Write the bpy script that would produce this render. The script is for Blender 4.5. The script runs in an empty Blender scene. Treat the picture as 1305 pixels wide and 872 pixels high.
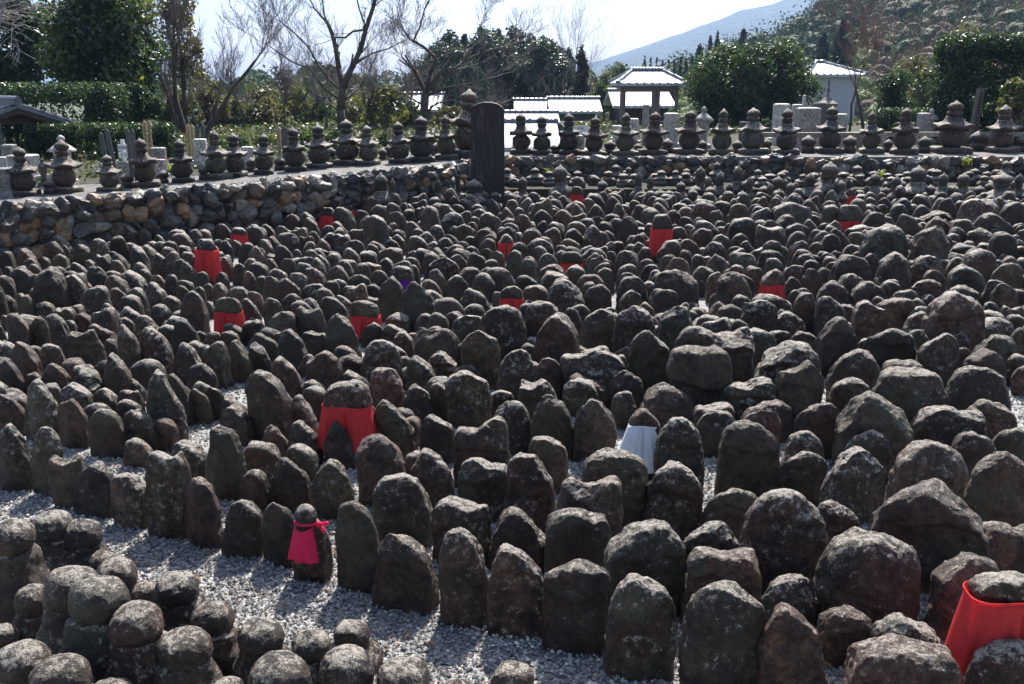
import bpy, math, random
import numpy as np
from mathutils import Vector
random.seed(7)
RNG = np.random.RandomState(11)
scene = bpy.context.scene
R = math.radians

# ---------------------------------------------------------------- camera, sky, sun, exposure
CAM_H = 2.8
FPX = 1269.0            # focal length in photo pixels (photo 1305 wide)
PITCH = math.atan((436 - 100) / FPX)
cam_d = bpy.data.cameras.new('camera')
cam = bpy.data.objects.new('camera', cam_d)
scene.collection.objects.link(cam)
cam.location = (0, 0, CAM_H)
cam.rotation_euler = (math.pi / 2 - PITCH, 0, 0)
cam_d.sensor_width = 36.0
cam_d.lens = 36.0 * FPX / 1305.0
cam_d.clip_start = 0.1
cam_d.clip_end = 12000
scene.camera = cam

SUN_EL, SUN_AZ = R(49), R(9)       # azimuth clockwise from +Y (into the picture)
world = bpy.data.worlds.new('World'); scene.world = world
world.use_nodes = True
wn = world.node_tree.nodes; wl = world.node_tree.links
bg = wn['Background']
sky = wn.new('ShaderNodeTexSky'); sky.sky_type = 'NISHITA'; sky.sun_disc = False
sky.sun_elevation = SUN_EL; sky.sun_rotation = SUN_AZ
sky.air_density = 1.0; sky.dust_density = 2.0; sky.ozone_density = 1.0
wl.new(sky.outputs[0], bg.inputs[0]); bg.inputs[1].default_value = 0.098
sun_d = bpy.data.lights.new('sun', 'SUN'); sun_d.energy = 5.0; sun_d.angle = R(0.53)
sun_d.color = (1.0, 0.95, 0.88)
sun = bpy.data.objects.new('sun', sun_d); scene.collection.objects.link(sun)
sv = Vector((math.sin(SUN_AZ) * math.cos(SUN_EL), math.cos(SUN_AZ) * math.cos(SUN_EL), math.sin(SUN_EL)))
sun.rotation_euler = sv.to_track_quat('Z', 'Y').to_euler()
sun.location = (0, 0, 30)
vs = scene.view_settings
scene.display_settings.display_device = 'sRGB'
vs.view_transform = 'Standard'; vs.look = 'None'; vs.gamma = 1.0; vs.use_curve_mapping = False
vs.exposure = 1.1
scene.cycles.max_bounces = 6
scene.cycles.diffuse_bounces = 3
scene.cycles.transparent_max_bounces = 6
scene.cycles.use_denoising = True

# ---------------------------------------------------------------- picture -> ground helpers
CP, SP = math.cos(PITCH), math.sin(PITCH)
def ray(u, v):
    a = (u - 652.5) / FPX; b = -(v - 436) / FPX
    return (a, CP + b * SP, -SP + b * CP)
def ground(u, v, z=0.0):
    d = ray(u, v); t = (z - CAM_H) / d[2]
    return (d[0] * t, d[1] * t)
def at_y(u, v, y):
    d = ray(u, v); t = y / d[1]
    return (d[0] * t, y, CAM_H + d[2] * t)
def px_size(n, y, z=0.5):          # metres spanned by n photo pixels at distance y
    return n * (y * CP - (z - CAM_H) * SP) / FPX

# ---------------------------------------------------------------- mesh helpers
def mesh_np(name, V, F, mat=None, smooth=True, tone=None, midx=None, mats=None):
    me = bpy.data.meshes.new(name)
    V = np.asarray(V, dtype=np.float32); F = np.asarray(F, dtype=np.int32)
    k = F.shape[1]
    me.vertices.add(len(V)); me.vertices.foreach_set('co', V.ravel())
    me.loops.add(F.size); me.loops.foreach_set('vertex_index', F.ravel())
    me.polygons.add(len(F))
    me.polygons.foreach_set('loop_start', np.arange(0, F.size, k, dtype=np.int32))
    me.polygons.foreach_set('use_smooth', np.full(len(F), smooth))
    if tone is not None:
        a = me.color_attributes.new('tone', 'FLOAT_COLOR', 'POINT')
        tone = np.asarray(tone, dtype=np.float32)
        if tone.ndim == 1: tone = np.tile(tone, (len(V), 1))
        a.data.foreach_set('color', tone.ravel())
    for m in (mats or ([mat] if mat else [])): me.materials.append(m)
    if midx is not None: me.polygons.foreach_set('material_index', np.asarray(midx, dtype=np.int32))
    me.update(calc_edges=True)
    return me
def link(name, me, parent=None, loc=(0, 0, 0), rz=0.0):
    o = bpy.data.objects.new(name, me); scene.collection.objects.link(o)
    o.location = loc; o.rotation_euler = (0, 0, rz)
    if parent is not None: o.parent = parent
    return o
def thing(name, label, cat, loc=(0, 0, 0), rz=0.0, group=None):
    o = link(name, None, None, loc, rz)
    return tag(o, label, cat, group)
def tag(o, label, cat, group=None, kind=None):
    if label: o['label'] = label
    if cat: o['category'] = cat
    if group: o['group'] = group
    if kind: o['kind'] = kind
    return o
def dup(root, loc, rz=0.0, sc=1.0, label=None, group=None):
    r = root.copy(); scene.collection.objects.link(r)
    r.location = loc; r.rotation_euler = (0, 0, rz); r.scale = (sc, sc, sc)
    if label: r['label'] = label
    if group: r['group'] = group
    for ch in list(root.children):
        c = ch.copy(); scene.collection.objects.link(c); c.parent = r
        for g in list(ch.children):
            d = g.copy(); scene.collection.objects.link(d); d.parent = c
    return r

class MB:
    """collects boxes, tubes and lathes (numpy) for ONE mesh"""
    def __init__(s): s.V = []; s.F = []; s.n = 0
    def add(s, V, F):
        s.V.append(np.asarray(V, float)); s.F += [tuple(int(i) + s.n for i in f) for f in F]; s.n += len(V)
    def box(s, x0, x1, y0, y1, z0, z1):
        V = [(x, y, z) for z in (z0, z1) for y in (y0, y1) for x in (x0, x1)]
        s.add(V, [(0, 2, 3, 1), (4, 5, 7, 6), (0, 1, 5, 4), (2, 6, 7, 3), (0, 4, 6, 2), (1, 3, 7, 5)]); return s
    def hexa(s, P): # 8 points, bottom 4 ccw then top 4 ccw
        s.add(P, [(3, 2, 1, 0), (4, 5, 6, 7), (0, 1, 5, 4), (1, 2, 6, 5), (2, 3, 7, 6), (3, 0, 4, 7)]); return s
    def tube(s, a, b, r0, r1, n=6, cap=True):
        a = np.array(a, float); b = np.array(b, float); d = b - a; L = np.linalg.norm(d)
        if L < 1e-9: return s
        d /= L; u = np.cross(d, (0, 0, 1) if abs(d[2]) < .9 else (1, 0, 0)); u /= np.linalg.norm(u); w = np.cross(d, u)
        V = []
        for p, r in ((a, r0), (b, r1)):
            for i in range(n):
                t = 2 * math.pi * i / n; V.append(p + r * (math.cos(t) * u + math.sin(t) * w))
        F = [(i, (i + 1) % n, n + (i + 1) % n, n + i) for i in range(n)]
        if cap: F += [tuple(range(n))[::-1], tuple(range(n, 2 * n))]
        s.add(V, F); return s
    def lathe(s, prof, n=20, sq=None, c=(0, 0)):
        V = []
        for r, z in prof:
            for i in range(n):
                t = 2 * math.pi * (i + .5) / n
                k = 1.0
                if sq: k = (abs(math.cos(t)) ** sq + abs(math.sin(t)) ** sq) ** (-1 / sq)
                V.append((c[0] + r * k * math.cos(t), c[1] + r * k * math.sin(t), z))
        m = len(prof); F = []
        for j in range(m - 1):
            for i in range(n): F.append((j * n + i, j * n + (i + 1) % n, (j + 1) * n + (i + 1) % n, (j + 1) * n + i))
        F += [tuple(range(n))[::-1], tuple(range((m - 1) * n, m * n))]
        s.add(V, F); return s
    def mesh(s, name, mat, smooth=False, tone=None, noise=None):
        V = np.concatenate(s.V)
        if noise: V = V + noise_vec(V * noise[1]) * noise[0]
        me = bpy.data.meshes.new(name); me.from_pydata(V.tolist(), [], s.F); me.materials.append(mat)
        if smooth: me.polygons.foreach_set('use_smooth', [True] * len(me.polygons))
        if tone is not None:
            a = me.color_attributes.new('tone', 'FLOAT_COLOR', 'POINT')
            a.data.foreach_set('color', np.tile(np.array(tone, np.float32), (len(V), 1)).ravel())
        me.update(); return me
    def build(s, name, mat, parent=None, smooth=False, tone=None, noise=None, loc=(0, 0, 0), rz=0.0):
        return link(name, s.mesh(name, mat, smooth, tone, noise), parent, loc, rz)

def _h(ix, iy, iz):
    n = (ix.astype(np.int64) * 73856093) ^ (iy.astype(np.int64) * 19349663) ^ (iz.astype(np.int64) * 83492791)
    n = (n ^ (n >> 13)) * 1274126177 & 0x7fffffff
    n = (n ^ (n >> 15)) * 2246822519 & 0x7fffffff
    return (n & 0xffff) / 32767.5 - 1.0
def vnoise(P):
    P = np.asarray(P, float); I = np.floor(P).astype(np.int64); f = P - I; f = f * f * (3 - 2 * f)
    x, y, z = I[:, 0], I[:, 1], I[:, 2]; fx, fy, fz = f[:, 0], f[:, 1], f[:, 2]
    def L(a, b, t): return a + (b - a) * t
    c00 = L(_h(x, y, z), _h(x + 1, y, z), fx); c10 = L(_h(x, y + 1, z), _h(x + 1, y + 1, z), fx)
    c01 = L(_h(x, y, z + 1), _h(x + 1, y, z + 1), fx); c11 = L(_h(x, y + 1, z + 1), _h(x + 1, y + 1, z + 1), fx)
    return L(L(c00, c10, fy), L(c01, c11, fy), fz)
def noise_vec(P):
    P = np.asarray(P, float)
    return np.stack([vnoise(P + 17.3), vnoise(P + 51.7), vnoise(P + 93.1)], 1)

_cs = {}
def cubesphere(n):
    if n in _cs: return _cs[n]
    idx = {}; V = []; F = []
    def vid(p):
        k = tuple(int(round(c)) for c in p)
        if k not in idx: idx[k] = len(V); V.append(k)
        return idx[k]
    for ax in range(3):
        for s in (0, n):
            a, b = (ax + 1) % 3, (ax + 2) % 3
            for i in range(n):
                for j in range(n):
                    q = []
                    for di, dj in ((0, 0), (1, 0), (1, 1), (0, 1)):
                        p = [0, 0, 0]; p[ax] = s; p[a] = i + di; p[b] = j + dj; q.append(vid(p))
                    F.append(q if s else q[::-1])
    V = np.array(V, float) * 2 / n - 1
    V = np.tan(V * math.pi / 4)
    V /= np.linalg.norm(V, axis=1)[:, None]
    _cs[n] = (V, np.array(F)); return _cs[n]
def sup(D, p):
    return D * ((np.abs(D) ** p).sum(1) ** (-1 / p))[:, None]
def sstep(x): x = np.clip(x, 0, 1); return x * x * (3 - 2 * x)

# ---------------------------------------------------------------- materials
def new_mat(name):
    m = bpy.data.materials.new(name); m.use_nodes = True
    n = m.node_tree.nodes; l = m.node_tree.links
    return m, n, l, n['Principled BSDF']
def ramp(n, stops):
    r = n.new('ShaderNodeValToRGB'); e = r.color_ramp.elements
    while len(e) < len(stops): e.new(0.5)
    for i, (p, c) in enumerate(stops):
        e[i].position = p; e[i].color = (*c, 1) if len(c) == 3 else (c[0],) * 3 + (1,)
    return r
def g(v): return (v, v, v)
def noise_node(n, l, co, scale, detail=4, rough=0.6):
    t = n.new('ShaderNodeTexNoise'); t.inputs['Scale'].default_value = scale
    t.inputs['Detail'].default_value = detail; t.inputs['Roughness'].default_value = rough
    if co is not None: l.new(co, t.inputs['Vector'])
    return t
def mixc(n, l, fac, a, b, mode='MIX'):
    m = n.new('ShaderNodeMix'); m.data_type = 'RGBA'; m.blend_type = mode
    for k, s in ((0, fac), (6, a), (7, b)):
        if hasattr(s, 'links'): l.new(s, m.inputs[k])
        elif k == 0: m.inputs[0].default_value = s
        else: m.inputs[k].default_value = (*s, 1)
    return m.outputs[2]

def stone_material(name, dark, mid, pale, lichen_toplight=0.5, grain=1.0):
    """weathered stone: blotches, moss, crusty lichen boosted for sunlit tops; 'tone' = (grey..brown, moss, seed, lichen)"""
    m, n, l, b = new_mat(name)
    tc = n.new('ShaderNodeTexCoord'); at = n.new('ShaderNodeAttribute'); at.attribute_name = 'tone'
    sx = n.new('ShaderNodeSeparateColor'); l.new(at.outputs['Color'], sx.inputs[0])
    off = n.new('ShaderNodeVectorMath'); off.operation = 'MULTIPLY_ADD'
    l.new(at.outputs['Color'], off.inputs[0]); off.inputs[1].default_value = (0, 0, 41.0); l.new(tc.outputs['Object'], off.inputs[2])
    co = off.outputs[0]
    n1 = noise_node(n, l, co, 7, 6, 0.65); n2 = noise_node(n, l, co, 26, 5, 0.7); n3 = noise_node(n, l, co, 120, 4, 0.75)
    base = ramp(n, [(0.34, dark), (0.52, mid), (0.70, tuple(c * 1.35 for c in mid))]); l.new(n1.outputs[0], base.inputs[0])
    # brown / grey shift by stone
    sh_ = ramp(n, [(0.0, (1.12, 1.02, .93)), (.3, (1.35, 1.02, .80)), (.55, (1.50, .92, .78)), (.8, (1.12, 1.06, .66)), (1.0, (.66, .56, .56))]); l.new(sx.outputs[0], sh_.inputs[0])
    val = n.new('ShaderNodeMapRange'); val.inputs[3].default_value = .55; val.inputs[4].default_value = 1.65; l.new(sx.outputs[2], val.inputs[0])
    vm = n.new('ShaderNodeVectorMath'); vm.operation = 'SCALE'; l.new(sh_.outputs[0], vm.inputs[0]); l.new(val.outputs[0], vm.inputs['Scale'])
    shift = vm.outputs[0]
    c1 = mixc(n, l, 1.0, base.outputs[0], shift, 'MULTIPLY')
    # dark crust
    r2 = ramp(n, [(0.40, g(0.22)), (0.50, g(0.9)), (0.62, g(1.45))]); l.new(n2.outputs[0], r2.inputs[0])
    c2 = mixc(n, l, 0.9, c1, r2.outputs[0], 'MULTIPLY')
    # moss / algae
    n4 = noise_node(n, l, co, 4.5, 5, 0.7)
    r4 = ramp(n, [(0.45, g(0)), (0.62, g(1))]); l.new(n4.outputs[0], r4.inputs[0])
    mm = n.new('ShaderNodeMath'); mm.operation = 'MULTIPLY'; l.new(r4.outputs[0], mm.inputs[0]); l.new(sx.outputs[1], mm.inputs[1])
    c3 = mixc(n, l, mm.outputs[0], c2, (0.070, 0.068, 0.040))
    # crusty pale lichen, which grows on upper faces, boosted there to paint sunlit tops
    geo = n.new('ShaderNodeNewGeometry'); sn = n.new('ShaderNodeSeparateXYZ'); l.new(geo.outputs['Normal'], sn.inputs[0])
    up = n.new('ShaderNodeMapRange'); up.inputs[1].default_value = -0.2; up.inputs[2].default_value = 0.9
    up.inputs[3].default_value = -0.10; up.inputs[4].default_value = 0.11 * lichen_toplight * 2; l.new(sn.outputs[2], up.inputs[0])
    al = n.new('ShaderNodeMath'); al.operation = 'MULTIPLY_ADD'; l.new(at.outputs['Alpha'], al.inputs[0]); al.inputs[1].default_value = .16; al.inputs[2].default_value = -.145
    al2 = n.new('ShaderNodeMath'); al2.operation = 'ADD'; l.new(al.outputs[0], al2.inputs[0]); l.new(up.outputs[0], al2.inputs[1])
    ad = n.new('ShaderNodeMath'); ad.operation = 'ADD'; l.new(n2.outputs[0], ad.inputs[0]); l.new(al2.outputs[0], ad.inputs[1])
    ad2 = n.new('ShaderNodeMath'); ad2.operation = 'MULTIPLY_ADD'; l.new(n3.outputs[0], ad2.inputs[0]); ad2.inputs[1].default_value = 0.45; l.new(ad.outputs[0], ad2.inputs[2])
    r5 = ramp(n, [(0.80, g(0)), (0.93, g(1))]); l.new(ad2.outputs[0], r5.inputs[0])
    c4 = mixc(n, l, r5.outputs[0], c3, pale)
    # speckle
    r3 = ramp(n, [(0.38, g(0.35)), (0.62, g(1.6))]); l.new(n3.outputs[0], r3.inputs[0])
    c5 = mixc(n, l, 0.8, c4, r3.outputs[0], 'MULTIPLY')
    l.new(c5, b.inputs['Base Color'])
    rr = ramp(n, [(0.3, g(0.42)), (0.7, g(0.8))]); l.new(n2.outputs[0], rr.inputs[0]); l.new(rr.outputs[0], b.inputs['Roughness'])
    b.inputs['Specular IOR Level'].default_value = 0.5
    bp = n.new('ShaderNodeBump'); bp.inputs['Strength'].default_value = 1.0 * grain; bp.inputs['Distance'].default_value = 0.022
    l.new(n2.outputs[0], bp.inputs['Height'])
    bp2 = n.new('ShaderNodeBump'); bp2.inputs['Strength'].default_value = 1.0 * grain; bp2.inputs['Distance'].default_value = 0.010
    l.new(n3.outputs[0], bp2.inputs['Height']); l.new(bp.outputs[0], bp2.inputs['Normal'])
    l.new(bp2.outputs[0], b.inputs['Normal'])
    return m
M_STONE = stone_material('weathered_stone', (0.0140, 0.0102, 0.0082), (0.054, 0.0405, 0.032), (0.34, 0.30, 0.25), 0.85)
M_GRANITE = stone_material('pale_granite', (0.22, 0.22, 0.22), (0.31, 0.31, 0.31), (0.5, 0.5, 0.48), 0.15, 0.3)

def simple_mat(name, col, rough=0.8, var=0.25, scale=8, bump=0.2, spec=0.4, trans=0.0, stretch=None):
    m, n, l, b = new_mat(name)
    tc = n.new('ShaderNodeTexCoord'); co = tc.outputs['Object']
    if stretch:
        mp = n.new('ShaderNodeMapping'); mp.inputs['Scale'].default_value = stretch; l.new(co, mp.inputs[0]); co = mp.outputs[0]
    nn = noise_node(n, l, co, scale, 5, 0.65)
    lo = tuple(c * (1 - var) for c in col); hi = tuple(min(1, c * (1 + var)) for c in col)
    r = ramp(n, [(0.3, lo), (0.7, hi)]); l.new(nn.outputs[0], r.inputs[0]); l.new(r.outputs[0], b.inputs['Base Color'])
    b.inputs['Roughness'].default_value = rough; b.inputs['Specular IOR Level'].default_value = spec
    if bump:
        bp = n.new('ShaderNodeBump'); bp.inputs['Strength'].default_value = bump; bp.inputs['Distance'].default_value = 0.01
        l.new(nn.outputs[0], bp.inputs['Height']); l.new(bp.outputs[0], b.inputs['Normal'])
    if trans:
        tr = n.new('ShaderNodeBsdfTranslucent'); l.new(r.outputs[0], tr.inputs[0])
        mx = n.new('ShaderNodeMixShader'); mx.inputs[0].default_value = trans
        out = n['Material Output']; l.new(b.outputs[0], mx.inputs[1]); l.new(tr.outputs[0], mx.inputs[2]); l.new(mx.outputs[0], out.inputs[0])
    return m
M_RED = simple_mat('red_cotton', (0.78, 0.07, 0.07), 0.75, 0.12, 30, 0.25, 0.2, 0.45)
M_PINK = simple_mat('pink_cotton', (0.88, 0.04, 0.13), 0.75, 0.1, 30, 0.25, 0.2, 0.35)
M_WHITE = simple_mat('white_cotton', (0.80, 0.85, 0.90), 0.8, 0.08, 20, 0.25, 0.2, 0.35)
M_PURPLE = simple_mat('purple_cotton', (0.16, 0.02, 0.30), 0.75, 0.1, 30, 0.25, 0.2, 0.3)

def gravel_material(name, cell=55.0, tint=(1, 1, 1)):
    m, n, l, b = new_mat(name)
    tc = n.new('ShaderNodeTexCoord'); co = tc.outputs['Object']
    v = n.new('ShaderNodeTexVoronoi'); v.inputs['Scale'].default_value = cell; l.new(co, v.inputs['Vector'])
    sp = n.new('ShaderNodeSeparateColor'); l.new(v.outputs['Color'], sp.inputs[0])
    r = ramp(n, [(0.0, (0.10 * tint[0], 0.10 * tint[1], 0.105 * tint[2])), (0.5, (0.24 * tint[0], 0.24 * tint[1], 0.24 * tint[2])),
                 (0.85, (0.36 * tint[0], 0.35 * tint[1], 0.33 * tint[2])), (1.0, (0.55, 0.54, 0.5))]); l.new(sp.outputs[0], r.inputs[0])
    nn = noise_node(n, l, co, 1.2, 4, 0.6); rn = ramp(n, [(0.3, g(0.7)), (0.7, g(1.1))]); l.new(nn.outputs[0], rn.inputs[0])
    c = mixc(n, l, 1.0, r.outputs[0], rn.outputs[0], 'MULTIPLY')
    l.new(c, b.inputs['Base Color']); b.inputs['Roughness'].default_value = 0.8
    bp = n.new('ShaderNodeBump'); bp.invert = True; bp.inputs['Strength'].default_value = 1.0; bp.inputs['Distance'].default_value = 0.012
    l.new(v.outputs['Distance'], bp.inputs['Height']); l.new(bp.outputs[0], b.inputs['Normal'])
    return m
M_GRAVEL = gravel_material('gravel_ground')
def pebble_material():
    m, n, l, b = new_mat('pebbles')
    at = n.new('ShaderNodeAttribute'); at.attribute_name = 'tone'
    l.new(at.outputs['Color'], b.inputs['Base Color']); b.inputs['Roughness'].default_value = 0.6
    return m
M_PEBBLE = pebble_material()
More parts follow.
